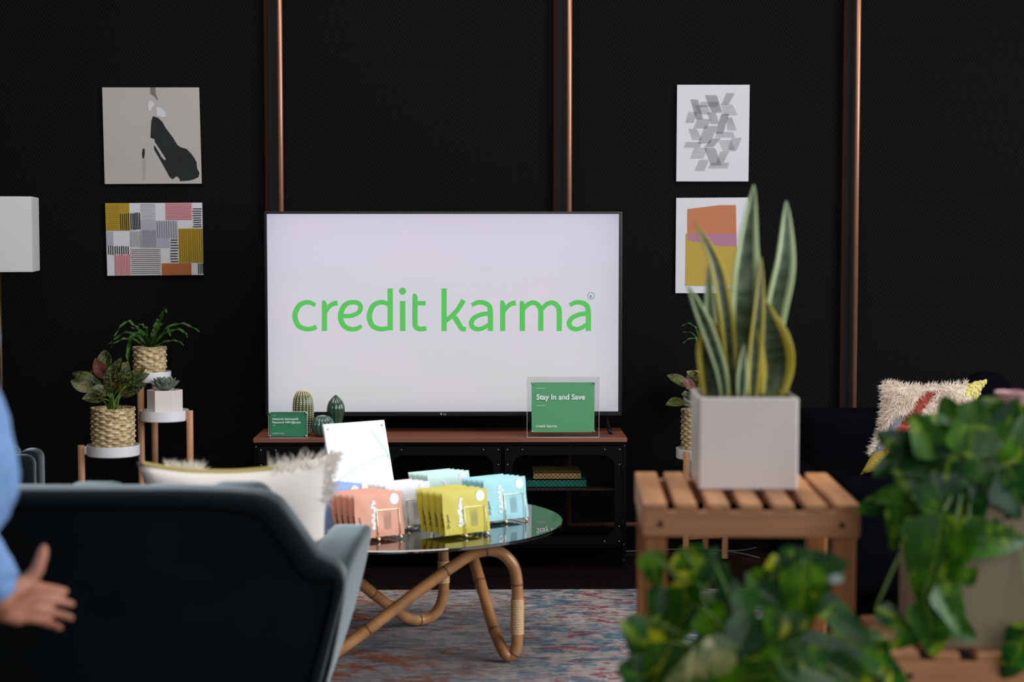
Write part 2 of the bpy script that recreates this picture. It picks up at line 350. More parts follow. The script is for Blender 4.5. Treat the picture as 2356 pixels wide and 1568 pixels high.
for di,(a,b) in enumerate(dxs):
    fr=MB(); Y0,Y1=BY0-.001,BY0+.01; m1=.032; mt=.036; ch=.05
    wx0,wx1,wz0,wz1=a+m1,b-m1,d0+mt,d1-mt
    # frame as a ring between the outer rectangle and a window with rounded corners
    inner=[]; outer=[]; NC=6
    for (cx,cz,a0) in ((wx1-ch,wz1-ch,0),(wx0+ch,wz1-ch,90),(wx0+ch,wz0+ch,180),(wx1-ch,wz0+ch,270)):
        for q in range(NC+1):
            g=R(a0+90*q/NC); inner.append((cx+ch*math.cos(g),cz+ch*math.sin(g)))
            ox=b if cx>(a+b)/2 else a; oz=d1 if cz>(d0+d1)/2 else d0
            e=R(90*q/NC); ux,uz=abs(math.cos(g)),abs(math.sin(g))
            if ux>=uz: outer.append((ox, cz+(oz-cz)*min(1,uz/ux)))
            else: outer.append((cx+(ox-cx)*min(1,ux/uz), oz))
    n=len(inner); base=len(fr.v)
    for (x,z) in outer: fr.v+= [Vector((x,Y0,z)),Vector((x,Y1,z))]
    for (x,z) in inner: fr.v+= [Vector((x,Y0,z)),Vector((x,Y1,z))]
    for i in range(n):
        j=(i+1)%n; O=lambda i,k:base+2*i+k; I=lambda i,k:base+2*n+2*i+k
        fr.face([O(i,0),O(j,0),I(j,0),I(i,0)]); fr.face([O(i,1),I(i,1),I(j,1),O(j,1)])
        fr.face([I(i,0),I(j,0),I(j,1),I(i,1)]); fr.face([O(i,0),O(i,1),O(j,1),O(j,0)])
    door=fr.build('door',BLACKP,t)
    # expanded metal mesh
    ms=MB(); px_,pz_=.0175,.0085; rows=int((wz1-wz0)/pz_); cols=int((wx1-wx0)/px_)+1
    for r_ in range(rows+1):
        z=wz0+r_*pz_
        pts=[]
        def inside(x,z):
            dx=max(wx0+ch-x,x-(wx1-ch),0); dz=max(wz0+ch-z,z-(wz1-ch),0)
            return dx*dx+dz*dz<=(ch+.004)**2
        for c_ in range(cols*2+1):
            x=wx0+c_*px_/2; zz=z+(pz_*.5 if (c_+r_)%2 else -pz_*.5)*.92
            if inside(x,zz) and x<=wx1+.001: pts.append((x,BY0+.008,zz))
            elif len(pts)>1: ms.tube(pts,.0011,4,cap=False); pts=[]
            else: pts=[]
        if len(pts)>1: ms.tube(pts,.0011,4,cap=False)
    ms.build('mesh_panel',BLACKP,door)
    for x in (a+.012,a+.072,b-.072,b-.012):
        for z in (d0+.014,d1-.014):
            MB().sphere((x,BY0-.0012,z),.0033,10,6).build('rivet',STEEL,door,smooth=True)
    for x in (a+.012,b-.012):
        for z in (d0+.075,d1-.075): MB().sphere((x,BY0-.0012,z),.0033,10,6).build('rivet',STEEL,door,smooth=True)
    hx=b+.001 if di!=1 else a-.001
    for z in (d0+.085,d1-.095): MB().tube([(hx,BY0-.003,z-.022),(hx,BY0-.003,z+.022)],.004,10).build('hinge',BLACKP,door,smooth=True)
for s_,nm in ((0,'left'),(1,'right')):
    x=BX0+.0105 if s_==0 else BX1-.0105
    for z in (zt-.035,.10,.035):
        MB().sphere((x,BY0+.009,z),.0028,8,5).build('frame_rivet',STEEL,t,smooth=True)
def book(u0,u1,v0,v1,name,col,label,Yf=7.09,dep=.2):
    a=at(u0,v1,Yf); b=at(u1,v0,Yf); o=thing(name,label,'book',((a.x+b.x)/2,Yf+dep/2,a.z),0,'books on the bench shelf')
    h=b.z-a.z; cm=mat(name+'_cover_'+col,col,.55)
    MB().box((a.x,Yf,a.z),(b.x,Yf+dep,a.z+.0025)).box((a.x,Yf,b.z-.0025),(b.x,Yf+dep,b.z)).box((a.x,Yf,a.z),(b.x,Yf+.003,b.z)).build('cover',cm,o)
    MB().box((a.x+.003,Yf+.004,a.z+.003),(b.x-.003,Yf+dep-.004,b.z-.003)).build('pages',PAPER,o)
    return o
zs=.323
b1=book(1212,1349,1103,1121,'book','12806c','teal book lying under the tan book behind the right mesh door')
b2=book(1227,1337,1087,1102.9,'book','c09a5c','tan book lying on the teal book behind the right mesh door')
dz=b1.location.z-zs; b1.location.z-=dz; b2.location.z-=dz

# ================================================================ TELEVISION
TY=7.20
a=at(618,947,TY); b=at(1424,492,TY)
x0,z0,x1,z1=a.x,a.z,b.x,b.z
tv=thing('television','large flat television showing a pale screen with a green wordmark','television',((x0+x1)/2,TY+.03,zt+.0005))
TVB=mat('tv_black_plastic','101013',.3)
MB().box((x0-.012,TY+.004,z0-.018),(x1+.014,TY+.05,z1+.010)).build('housing',TVB,tv,bevel=.004)
bz=MB(); bw=.012
for (p,q) in (((x0-bw,TY-.004,z0-.018),(x1+.014,TY+.006,z0)),((x0-bw,TY-.004,z1),(x1+.014,TY+.006,z1+.010)),((x0-bw,TY-.004,z0),(x0,TY+.006,z1)),((x1,TY-.004,z0),(x1+.014,TY+.006,z1))): bz.box(p,q)
bz.build('bezel',TVB,tv,bevel=.0015)
MB().box((x0-.05+.3,TY+.05,z0+.1),(x1-.25,TY+.075,z1-.3)).build('rear_cover',TVB,tv,bevel=.01)
def screenmat():
    m=bpy.data.materials.new('screen_picture'); m.use_nodes=True; N,L=nt(m)
    for n in list(N):
        if n.type=='BSDF_PRINCIPLED': N.remove(n)
    e=N.new('ShaderNodeEmission'); uv=N.new('ShaderNodeUVMap'); sp=N.new('ShaderNodeSeparateXYZ'); L.new(uv.outputs[0],sp.inputs[0])
    c=mix_n(N,L,sp.outputs[1],'cdcccb','d3d0e4')
    tc=N.new('ShaderNodeTexNoise'); tc.inputs['Scale'].default_value=3; L.new(uv.outputs[0],tc.inputs[0]); r=N.new('ShaderNodeMapRange'); r.inputs[1].default_value=.4; r.inputs[2].default_value=.7; L.new(tc.outputs[0],r.inputs[0])
    c=mix_n(N,L,math_n(N,L,'MULTIPLY',r.outputs[0],.6),c,'dacddc')
    # backlight fall-off at the panel edges
    ax=math_n(N,L,'POWER',math_n(N,L,'MULTIPLY',math_n(N,L,'ABSOLUTE',math_n(N,L,'SUBTRACT',sp.outputs[0],.5)),2),10)
    ay=math_n(N,L,'POWER',math_n(N,L,'MULTIPLY',math_n(N,L,'ABSOLUTE',math_n(N,L,'SUBTRACT',sp.outputs[1],.52)),2),9)
    c=mix_n(N,L,math_n(N,L,'MINIMUM',math_n(N,L,'MULTIPLY',math_n(N,L,'ADD',ax,ay),.35),.6),c,'a0a2b0')
    L.new(c,e.inputs[0]); e.inputs[1].default_value=1.0; L.new(e.outputs[0],N['Material Output'].inputs[0]); return m
scr=MB().quad((x0,TY,z0),(x1,TY,z0),(x1,TY,z1),(x0,TY,z1)).build('screen',screenmat(),tv)
def emitmat(name,col,s=1):
    m=bpy.data.materials.new(name); m.use_nodes=True; N,L=nt(m); N.remove(N['Principled BSDF']); e=N.new('ShaderNodeEmission'); e.inputs[0].default_value=lin(col); e.inputs[1].default_value=s; L.new(e.outputs[0],N['Material Output'].inputs[0]); return m
LG=emitmat('screen_green','5bc25d')
def lp(X,Y): # wordmark drawing units -> screen plane
    p=at(560+X/2.677,640+Y/2.677,TY-.0012); return p
word=MB()
def stroke(P,wd,n=7):
    P=[(x,y,0) for x,y in P]; W_=wd if isinstance(wd,(list,tuple)) else [wd]*len(P)
    sp_=smooth_path(P,n) if len(P)>2 else [Vector(p) for p in P]
    ww=[]
    for i in range(len(sp_)):
        q=i/(len(sp_)-1)*(len(P)-1); j=min(int(q),len(P)-2); ww.append(W_[j]+(W_[j+1]-W_[j])*(q-j))
    k_=len(sp_); base=len(word.v)
    for i,p in enumerate(sp_):
        tt=(sp_[min(k_-1,i+1)]-sp_[max(0,i-1)]).normalized(); sd=Vector((-tt.y,tt.x,0))*ww[i]/2
        for q in (p-sd,p+sd): word.v.append(lp(q.x,q.y))
    for i in range(k_-1): word.face([base+2*i,base+2*i+1,base+2*i+3,base+2*i+2])
def disc(X,Y,r,mb=None):
    mb=mb or word; base=len(mb.v)
    for i in range(28): mb.v.append(lp(X+r*math.cos(2*PI*i/28),Y+r*math.sin(2*PI*i/28)))
    mb.face([base+i for i in range(28)])
def bowl_c(x,close=False): pass
stroke([(443,166),(415,151),(385,148),(345,166),(320,212),(320,250),(342,294),(390,312),(425,308),(450,297)],[24,28,29,31,33,33,31,29,29,28])
def let_r(x): 
    stroke([(x+17,158),(x+17,324)],33); stroke([(x+2,149),(x+14,152),(x+18,170)],[28,30,30]); stroke([(x+24,206),(x+45,175),(x+70,157),(x+98,151)],[24,27,29,32])
let_r(482)
stroke([(612,232),(665,230),(708,210),(722,180),(708,154),(668,147),(625,165),(600,215),(602,260),(625,298),(668,313),(705,307),(727,290)],[27,27,29,30,30,29,31,33,33,31,29,28,20])
stroke([(904,62),(904,320)],33); stroke([(900,164),(870,150),(840,148),(800,168),(778,215),(778,255),(800,296),(845,312),(900,306)],[26,28,29,31,34,34,31,29,26])
stroke([(981,139),(981,324)],34); disc(980,79,22)
stroke([(1057,112),(1057,270),(1064,300),(1090,312),(1127,307)],[33,33,32,30,28],9); stroke([(1043,101),(1054,106),(1058,120)],[14,26,32]); stroke([(1041,153),(1123,153)],28)
stroke([(1236,62),(1236,324)],33); stroke([(1245,262),(1290,225),(1325,185),(1356,134)],[29,29,30,32]); stroke([(1300,236),(1325,278),(1345,308),(1371,313)],[32,33,32,28])
def let_a(x):
    stroke([(x+19,166),(x+50,150),(x+80,148),(x+115,160),(x+133,195),(x+134,324)],[24,28,29,31,33,33])
    stroke([(x+122,217),(x+80,222),(x+35,243),(x+16,275),(x+28,303),(x+60,313),(x+95,303),(x+122,285)],[28,28,29,32,30,28,27,26])
let_a(1387); let_r(1580)
stroke([(1718,158),(1718,324)],33); stroke([(1703,150),(1714,153),(1719,170)],[28,30,30])
for x in (1718,1832): stroke([(x+5,192),(x+35,160),(x+70,150),(x+100,168),(x+113,205),(x+113,324)],[26,28,29,31,33,33])
let_a(1990)
word.build('wordmark',LG,tv)
RG=emitmat('mark_green','2f7f62'); ring=MB()
for i in range(32):
    A=[(2141+r_*math.cos(g),108+r_*math.sin(g)) for r_,g in ((19,2*PI*i/32),(19,2*PI*(i+1)/32),(22,2*PI*(i+1)/32),(22,2*PI*i/32))]; ring.quad(*[lp(*q) for q in A])
ring.build('registered_ring',RG,tv)
o=lp(2132,121); text_mesh('registered_letter','R',.0175,RG,tv,frame(o,(1,0,0),(0,0,1)),bold=.0004)
GRY=mat('brand_grey','8c8c92',.5,emit=.15)
o=at(1020,954,TY-.0052); text_mesh('brand_lettering','LG',.0095,GRY,tv,frame(at(1020,954.3,TY-.0052),(1,0,0),(0,0,1)),bold=.0003)
em=MB(); cc=at(1015,951.5,TY-.0052)
for i in range(20):
    g=2*PI*i/20; em.v.append(cc+Vector((.0042*math.cos(g),0,.0042*math.sin(g))))
em.face(list(range(20))); em.build('brand_emblem',GRY,tv)
for u,s_ in ((640,-1),(1394,1)):
    fx=at(u,1000,TY).x
    MB().tube([(fx,TY+.02,z0-.01),(fx+.012*s_,TY-.06,zt+.010),(fx+.014*s_,TY-.09,zt+.009)],.008,8).tube([(fx,TY+.02,z0-.01),(fx+.012*s_,TY+.13,zt+.010),(fx+.014*s_,TY+.15,zt+.009)],.008,8).build('foot',TVB,tv,smooth=True)

# ================================================================ ACRYLIC SIGNS, CACTI
def acryl(name,tint='ffffff'):
    m=bpy.data.materials.new(name); m.use_nodes=True; N,L=nt(m); b=N['Principled BSDF']; b.inputs['Base Color'].default_value=lin(tint); b.inputs['Roughness'].default_value=.02; b.inputs['Transmission Weight'].default_value=1; b.inputs['IOR'].default_value=1.2
    return m
ACR=acryl('clear_acrylic','f2f4f4'); EDGE=mat('acrylic_edge','c9cfca',.3); WTXT=mat('white_print','f4f4f4',.6)
GRN=mat('green_card','72c488',.55); GRN2=mat('green_card_deep','48a274',.5)
def sign(label,c0,c1,card0,card1,Y,gm,lines,small):
    a=at(c0[0],c1[1],Y); b=at(c1[0],c0[1],Y); th=.012
    t=thing('acrylic_sign',label,'sign',((a.x+b.x)/2,Y+th/2,zt))
    p=at(card0[0],card1[1],Y); q=at(card1[0],card0[1],Y)
    zb=zt+.0005
    MB().box((a.x,Y-.004,zb),(b.x,Y,b.z)).build('front_pane',ACR,t)
    MB().box((a.x,Y+.004,zb),(b.x,Y+.008,b.z)).build('rear_pane',ACR,t)
    e=MB(); w_=.0012
    e.box((a.x-w_,Y-.004,zb),(a.x,Y+.008,b.z)).box((b.x,Y-.004,zb),(b.x+w_,Y+.008,b.z)).box((a.x-w_,Y-.004,b.z),(b.x+w_,Y+.008,b.z+w_)).box((a.x-w_,Y-.0045,zb),(b.x+w_,Y-.004,zb+.0015))
    e.build('polished_edge',EDGE,t)
    cd=MB().box((p.x,Y+.0008,p.z),(q.x,Y+.0022,q.z)).build('card',gm,t,)
    for x in (p.x-.002+.004,q.x-.002):
        for z in (p.z+.003,q.z-.003):
            MB().tube([(x,Y-.008,z),(x,Y+.01,z)],.0042,12).build('standoff',STEEL,t,smooth=True)
    for (u,v,s_,tx,bd) in lines+small:
        o=at(u,v,Y-.0046); text_mesh('lettering',tx,s_,WTXT,t,frame(o,(1,0,0),(0,0,1)),bold=bd)
    return t,p,q
SY=7.016
t,p,q=sign('clear acrylic sign with the large green card, right end of the tv bench',(1213,867),(1378,1004),(1223,879),(1368,994),SY,GRN,
  [(1234,918.5,.0305,'Stay In and Save',.0006)],[(1233,982.5,.0165,'credit karma',.0001)])
for v in (893,932.5):
    a=at(1235,v,SY-.0046); b=at(1255,v,SY-.0046); MB().box((a.x,SY-.0048,a.z-.0007),(b.x,SY-.0044,a.z+.0007)).build('rule',WTXT,t)
t,p,q=sign('small green network sign at the left end of the tv bench',(619,947),(706,1005),(620,948),(705,1004),SY,GRN2,
  [(626.5,965.5,.0118,'Network: Internetwifi',.00022),(626.5,973.2,.0118,'Password: WiF1@ccess',.00022)],[(626,998,.0095,'credit karma',.0)])
for v in (955,978):
    a=at(627,v,SY-.0046); b=at(634,v,SY-.0046); MB().box((a.x,SY-.0048,a.z-.0004),(b.x,SY-.0044,a.z+.0004)).build('rule',WTXT,t)
GLZ=mat('olive_glaze','5b5f3e',.16,coat=.6,var=.15); GLD=mat('dark_green_glaze','2c4a38',.1,coat=1,var=.2,vscale=30); GLB=mat('blue_green_glaze','3a5a52',.1,coat=1,var=.2,vscale=30); BEAD=mat('cream_glaze_bead','d8d3b0',.25)
def cactus(uc,vtop,hw,Y,prof,ribs,depth,m,label,beads=False,cat='ornament'):
    c=at(uc,1003,Y); top=at(uc,vtop,Y); H=top.z-zt; rad=hw/F*Y
    t=thing('ceramic_cactus',label,cat,(c.x,Y,zt),0,'ceramic cacti on the tv bench')
    pr=[(max(.0005,rad*r),H*z) for r,z in smooth2(prof)]
    fn=lambda r,z,a:r*(1-depth+depth*abs(math.cos(a*ribs/2))**.6)
    MB().lathe(pr,(c.x,Y,zt),ribs*8,fn).build('cactus_body',m,t,smooth=True)
    if beads:
        b=MB()
        for k in range(ribs):
            g=2*PI*k/ribs
            for i in range(2,len(pr)-1,1):
                r,z=pr[i]; b.sphere((c.x+r*1.0*math.cos(g),Y+r*1.0*math.sin(g),zt+z),.0027,6,4)
        o=b.build('spine_beads',BEAD,t,smooth=True)
    return t
def smooth2(pr,n=5):
    return [(p.x,p.y) for p in smooth_path([(r,z,0) for r,z in pr],n)]
cactus(698,897,24,7.125,[(.6,0),(.85,.15),(.98,.4),(1,.65),(.86,.85),(.5,.97),(.04,1)],18,.08,GLZ,'tallest ceramic cactus with white beads behind the network sign',True)
cactus(743,954,27,7.065,[(.4,0),(.8,.15),(1,.45),(.93,.7),(.6,.92),(.05,1)],16,.14,GLB,'small round ribbed ceramic cactus between the two tall ones')
cactus(773,909,21,7.145,[(.62,0),(.66,.2),(.82,.42),(1,.62),(.86,.80),(.42,.94),(.02,1.02)],12,.13,GLD,'dark green glossy ribbed ceramic cactus with a pointed top, right of the round one')

# ================================================================ WALL PRINTS
def print_sheet(name,label,TL,TR,BR,BL,pm=PAPER):
    Y=7.605
    P=[at(u,v,Y) for u,v in (TL,TR,BR,BL)]
    t=thing(name,label,'art print',tuple((P[2]+P[3])/2),0,'unframed art prints on the black wall')
    MB().prism([P[3],P[2],P[1],P[0]],(0,.004,0)).build('sheet',pm,t)
    def pt(x,y,d=.0012):
        a=P[0].lerp(P[1],x); b=P[3].lerp(P[2],x); q=a.lerp(b,y); return Vector((q.x,Y-d,q.z))
    return t,pt
def ln(mb,pt,a,b,w_,d=.002):
    A=pt(a[0],a[1],d); B=pt(b[0],b[1],d); tt=(B-A).normalized(); s_=Vector((tt.z,0,-tt.x))*w_/2
    mb.quad(A-s_,B-s_,B+s_,A+s_)
GP=mat('warm_grey_paper','b0a8a4',.85,var=.04,vscale=3)
t,pt=print_sheet('art_print','square print with a black brush shape on warm grey, upper left wall',(235,201),(458,201),(464,422),(241,423),GP)
S=lambda X,Y:((X-108)/703-.028*(Y-97)/695,(Y-97)/695)
inkp=mat('charcoal_brush_ink','1b1f20',.85,var=.25,vscale=14); blob=MB()
def poly(mb,pts,d=.0014): mb.quad(*[pt(*S(*q),d) for q in pts])
def fan(mb,pts,d=.0014):  # triangulate with ear clipping through bmesh-safe ngon
    n=len(mb.v); mb.v+=[pt(*S(*q),d) for q in pts]; mb.face([n+i for i in range(len(pts))])
fan(blob,[(476,304),(515,316),(545,345),(570,390),(620,455),(655,512),(680,530),(720,540),(755,575),(780,610),(795,640),(797,680),(815,715),(808,745),(770,762),(740,770),(700,772),(675,775),(668,752),(650,738),(640,745),(620,760),(600,745),(570,690),(520,600),(487,545),(484,512),(500,530),(540,600),(565,625),(572,612),(520,530),(492,490),(490,468),(460,460),(462,400),(466,340)])
fan(blob,[(403,540),(417,536),(419,570),(414,606),(403,608),(398,575)])
blob.build('brush_shape',inkp,t)
wb=MB()
fan(wb,[(445,200),(462,193),(480,205),(488,222),(468,245),(461,270),(445,262),(438,235)]); fan(wb,[(500,238),(535,245),(570,275),(572,308),(545,314),(505,300)])
wb.build('pale_shapes',mat('pale_wash','c9c8cc',.85),t)
gb=MB(); fan(gb,[(458,97),(492,97),(500,150),(513,183),(503,184),(492,162),(460,145)]); gb.build('olive_shape',mat('olive_wash','6e6c64',.85),t)
gb=MB(); fan(gb,[(402,610),(428,610),(424,758),(406,760)],.0008); gb.build('faint_wash',mat('faint_wash','a09a92',.85),t)
# patchwork
t,pt=print_sheet('art_print','patchwork print with mustard, pink and striped blocks, lower left wall',(242,467),(465,466),(468,632),(247,634))
MU=mat('print_mustard','a3851a',.8); PK=mat('print_pink','cf9296',.8); GY=mat('print_grey','a3a3ac',.8); OR=mat('print_rust','a8602a',.8); TP=mat('print_taupe','bdb8b6',.8); PL=mat('print_pink_line','8c4a4e',.8)
S2=lambda X,Y:((X-133)/703,(Y-932)/522)
bl=MB()
for mi,(X0,Y0,X1,Y1) in ((0,(133,932,307,1130)),(1,(568,932,762,1055)),(2,(385,1060,500,1255)),(2,(500,1060,655,1190)),(2,(500,1190,595,1255)),(2,(137,1135,185,1240)),(1,(188,1303,305,1453)),(4,(305,1258,530,1453)),(0,(660,1118,836,1365)),(3,(533,1368,750,1453))):
    bl.m=mi; bl.quad(*[pt(*S2(*q),.0012) for q in ((X0,Y1),(X1,Y1),(X1,Y0),(X0,Y0))])
bl.build('colour_blocks',[MU,PK,GY,OR,TP],t)
lk=MB()
def hatch(X0,Y0,X1,Y1,n,w_,vert,mi=0):
    lk.m=mi
    for i in range(n):
        f=(i+.5)/n; j=random.uniform(-.004,.004)
        if vert: x=X0+(X1-X0)*f; ln(lk,pt,S2(x+random.uniform(-1,1),Y0+random.uniform(0,8)),S2(x+random.uniform(-1,1),Y1-random.uniform(0,8)),w_)
        else: y=Y0+(Y1-Y0)*f; ln(lk,pt,S2(X0+random.uniform(0,8),y+random.uniform(-1,1)),S2(X1-random.uniform(0,8),y+random.uniform(-1,1)),w_)
hatch(140,950,232,1130,12,.0006,0); hatch(235,1003,308,1130,5,.004,1); hatch(312,998,386,1127,6,.005,1); hatch(386,936,500,1060,16,.0009,0)
hatch(570,938,762,1055,11,.0016,0,1); hatch(765,968,833,1114,9,.004,0); hatch(500,1062,650,1190,9,.0016,1); hatch(394,1125,497,1252,15,.0009,1); hatch(305,1130,390,1255,15,.0009,1)
hatch(140,1236,300,1305,10,.0045,1); hatch(190,1305,303,1450,10,.0016,1,1); hatch(307,1262,527,1445,13,.002,0); hatch(595,1190,658,1365,9,.0045,0); hatch(662,1120,836,1362,11,.0013,1); hatch(535,1370,748,1450,16,.0008,1,1); hatch(797,1367,840,1450,4,.004,1)
lk.build('ink_lines',[INK,PL],t)
# hatched parallelograms
t,pt=print_sheet('art_print','white print with grey hatched parallelograms, upper right wall',(1558,195),(1725,195),(1722,417),(1556,417))
S3=lambda X,Y:((X-110)/496,(Y-72)/661)
lk=MB()
def para(A,B,C,D,n,w_,mi=0):   # lines from edge AB to edge DC
    lk.m=mi
    for i in range(n):
        f=i/(n-1); P_=(A[0]+(B[0]-A[0])*f,A[1]+(B[1]-A[1])*f); Q_=(D[0]+(C[0]-D[0])*f,D[1]+(C[1]-D[1])*f)
        ln(lk,pt,S3(*P_),S3(*Q_),w_)
G2=mat('pencil_grey','6a6a6e',.8)
for A,B,C,D,n,w_,mi in (
 ((203,172),(250,172),(288,308),(245,308),9,.0011,0),((303,142),(378,142),(418,262),(350,262),14,.001,0),((448,128),(502,128),(462,206),(415,206),14,.0007,1),
 ((188,255),(252,257),(222,332),(172,332),14,.0007,1),((270,190),(262,222),(385,222),(400,190),9,.0007,1),((408,208),(430,278),(525,276),(490,208),9,.0011,0),
 ((230,210),(310,212),(345,272),(270,275),16,.0007,1),((318,262),(375,262),(400,340),(345,340),16,.0007,1),((248,305),(223,368),(318,366),(342,312),9,.0012,0),
 ((418,270),(464,270),(425,406),(376,406),9,.0011,0),((450,296),(485,294),(520,384),(458,384),14,.0007,1),((305,352),(386,352),(335,474),(258,474),11,.0011,0),
 ((193,372),(245,374),(285,450),(218,450),14,.0007,1),((385,396),(372,430),(508,430),(496,396),9,.0007,1),((350,440),(412,434),(360,498),(300,500),14,.0007,1),
 ((172,464),(160,500),(270,500),(282,466),10,.0007,1),((396,455),(428,524),(515,522),(485,455),8,.0011,0),((488,434),(556,434),(520,518),(464,516),14,.0007,1),
 ((228,506),(203,573),(296,572),(322,506),8,.0012,0),((302,503),(372,503),(418,624),(350,624),11,.0011,0),((412,528),(468,528),(432,604),(385,604),13,.0007,1),
 ((270,584),(332,584),(300,662),(236,662),14,.0007,1),((345,606),(330,642),(460,642),(474,606),10,.0007,1)):
    para(A,B,C,D,n,w_,mi)
lk.build('hatched_shapes',[INK,G2],t)
t,pt=print_sheet('art_print','print with orange, mauve and mustard blocks behind the snake plant',(1556,455),(1722,454),(1724,674),(1554,674))
S4=lambda X,Y:((X-103)/496,(Y-841)/653)
bl=MB()
for mi,P_ in ((0,((180,918),(400,892),(512,892),(514,1085),(180,1085))),(1,((181,1085),(515,1085),(515,1172),(400,1172),(181,1132))),(2,((170,1085),(181,1085),(181,1132),(400,1172),(520,1172),(520,1443),(168,1443)))):
    bl.m=mi; n=len(bl.v); bl.v+=[pt(*S4(*q),.0014) for q in P_]; bl.face([n+i for i in range(len(P_))])
bl.build('colour_blocks',[mat('print_orange','b9714a',.8),mat('print_mauve','a66f84',.8),mat('print_ochre','b1933c',.8)],t)

# ================================================================ PLANT BUILDERS
def leaf(mb,b,d,n,L,W,droop=.4,fold=.25,shape='heart',nu=6,nv=10,twist=0):
    b=Vector(b); d=Vector(d).normalized(); s=d.cross(Vector(n)); s=s.normalized() if s.length>1e-4 else Vector((1,0,0)); n=s.cross(d)
    if n.z<0 and shape!='snake': pass
    P=[b]; D=[]; Nn=[]
    for i in range(nv+1):
        a=-droop*(i/nv); dd=d*math.cos(a)+n*math.sin(a); nn=n*math.cos(a)-d*math.sin(a); D.append(dd); Nn.append(nn)
        if i<nv: P.append(P[-1]+dd*L/nv)
    def wd(t):
        if shape=='heart': return min(1,(t/.16))**.5*(1-t)**.62*1.22
        if shape=='lance': return math.sin(PI*min(1,t*.96+.04))**.85
        return min(1,.6+t*2)*(1-t**4)
    def fn(a,t):
        i=t*nv; j=min(int(i+1e-6),nv); x=(a-.5)*W*wd(t); q=twist*t
        ss=s*math.cos(q)+Nn[j]*math.sin(q); n2=Nn[j]*math.cos(q)-s*math.sin(q)
        return P[j]+ss*x+n2*(abs(x)*fold)
    mb.grid(fn,nu,nv)
def frond(mb,pts,W,ruf=.35,fq=26,nu=4,up=(0,-.6,.8)):
    pts=smooth_path(pts,8); k=len(pts); upv=Vector(up)
    def fn(a,t):
        i=min(int(t*(k-1)+.5),k-1); T=(pts[min(k-1,i+1)]-pts[max(0,i-1)]).normalized(); s=T.cross(upv).normalized(); n=s.cross(T)
        w_=W*min(1,.35+t*2.5)*(1-t**3)*(1+.25*math.sin(t*fq*2)); x=(a-.5)*w_
        return pts[i]+s*x+n*(abs(x)*.35+abs(a-.5)*2*W*ruf*.5*math.sin(t*fq+(a>.5)*1.5))
    mb.grid(fn,nu,k-1)
WICK=mat('seagrass_weave','b99a6a',.65,var=.3,vscale=55,spec=.25,col2='dcc79c')
def basket(c,rad,h,parent,stakes=18,rows=15,name='basket'):
    prof=[]; nz_=rows*7
    for i in range(nz_+1):
        t=i/nz_; prof.append((rad*(.88+.12*min(1,t*3)**.7-.02*t),h*t))
    def fn(r,z,a):
        t=z/h*rows; row=int(t); ph=t-row; bulge=math.sin(PI*ph)**.5 if 0<ph<1 else 0
        wv=math.sin(a*stakes/2+PI*row)   # over-under
        return r+ .0052*bulge*(.30+1.0*max(-.3,wv)) -.001
    m=MB(); m.lathe(prof,c,stakes*10,fn,cap=False)
    m.lathe([(rad*.86,0),(.001,.0005)],c,32,cap=False)
    m.lathe([(rad*.97,h),(rad*.93,h-.01),(rad*.86,.02)],c,40,cap=False)
    o=m.build(name,WICK,parent,smooth=True)
    rb=MB(); n=stakes*2
    for k_ in range(2):
        rb.tube([(c[0]+(rad*.985+.002*math.sin(g*n/2+k_*PI))*math.cos(g),c[1]+(rad*.985+.002*math.sin(g*n/2+k_*PI))*math.sin(g),c[2]+h+.0025*math.sin(g*n/2+k_*PI+.8)) for g in [2*PI*i/160 for i in range(160)]],.0022,6,closed=True)
    rb.build('braided_rim',WICK,o,smooth=True); return o
def soil(c,rad,z,parent):
    def fn(a,b):
        r=rad*b; g=2*PI*a; return (c[0]+r*math.cos(g),c[1]+r*math.sin(g),z+.006*noise.noise(Vector((r*60*math.cos(g),r*60*math.sin(g),3))))
    return MB().grid(fn,24,6).build('soil',SOIL,parent,smooth=True)
def aglaonema(c,rad,h,label,tips,group=None):
    t=thing('potted_aglaonema',label,'potted plant',tuple(c),0,group)
    basket(c,rad,h,t); soil(c,rad*.9,c[2]+h-.015,t)
    A=MB(); Bm=MB(); st=MB(); c=Vector(c); b0=c+Vector((0,0,h-.01))
    for i,(tip,ww,kind) in enumerate(tips):
        tip=Vector(tip); g=i*2.4; b=b0+Vector((.02*math.cos(g),.02*math.sin(g),0)); d=tip-b; L=d.length
        m1=b+d*.42+Vector((0,0,.22*L*(1 if abs(d.x)>.05 else .1)))
        st.tube(smooth_path([b,b.lerp(m1,.55)+Vector((0,0,.01)),m1],4),[.004]*4+[.0032]*4+[.0028],6)
        dd=tip-m1; (Bm if kind else A).__class__; n=Vector((random.uniform(-.5,.5),-.8,.55))
        leaf(Bm if kind else A,m1,dd+Vector((0,0,.3*dd.length)),n,dd.length*1.08,ww,.55,.25,'lance',6,10)
    A.build('foliage',AGLAO,t,smooth=True); 
    if Bm.v: Bm.build('pink_leaf',AGLR,t,smooth=True)
    st.build('stems',STEMG,t,smooth=True); return t
def fern(c,rad,h,label,paths,group=None,light=()):
    t=thing('potted_fern',label,'potted plant',tuple(c),0,group)
    basket(c,rad,h,t,16,9); soil(c,rad*.9,c[2]+h-.012,t)
    f=MB()
    for i,(pts,W) in enumerate(paths): frond(f,pts,W)
    f.build('foliage',FERN,t,smooth=True); return t
SUCC=mat('succulent_skin','5b625a',.5,var=.2,vscale=30,col2='7d8478')
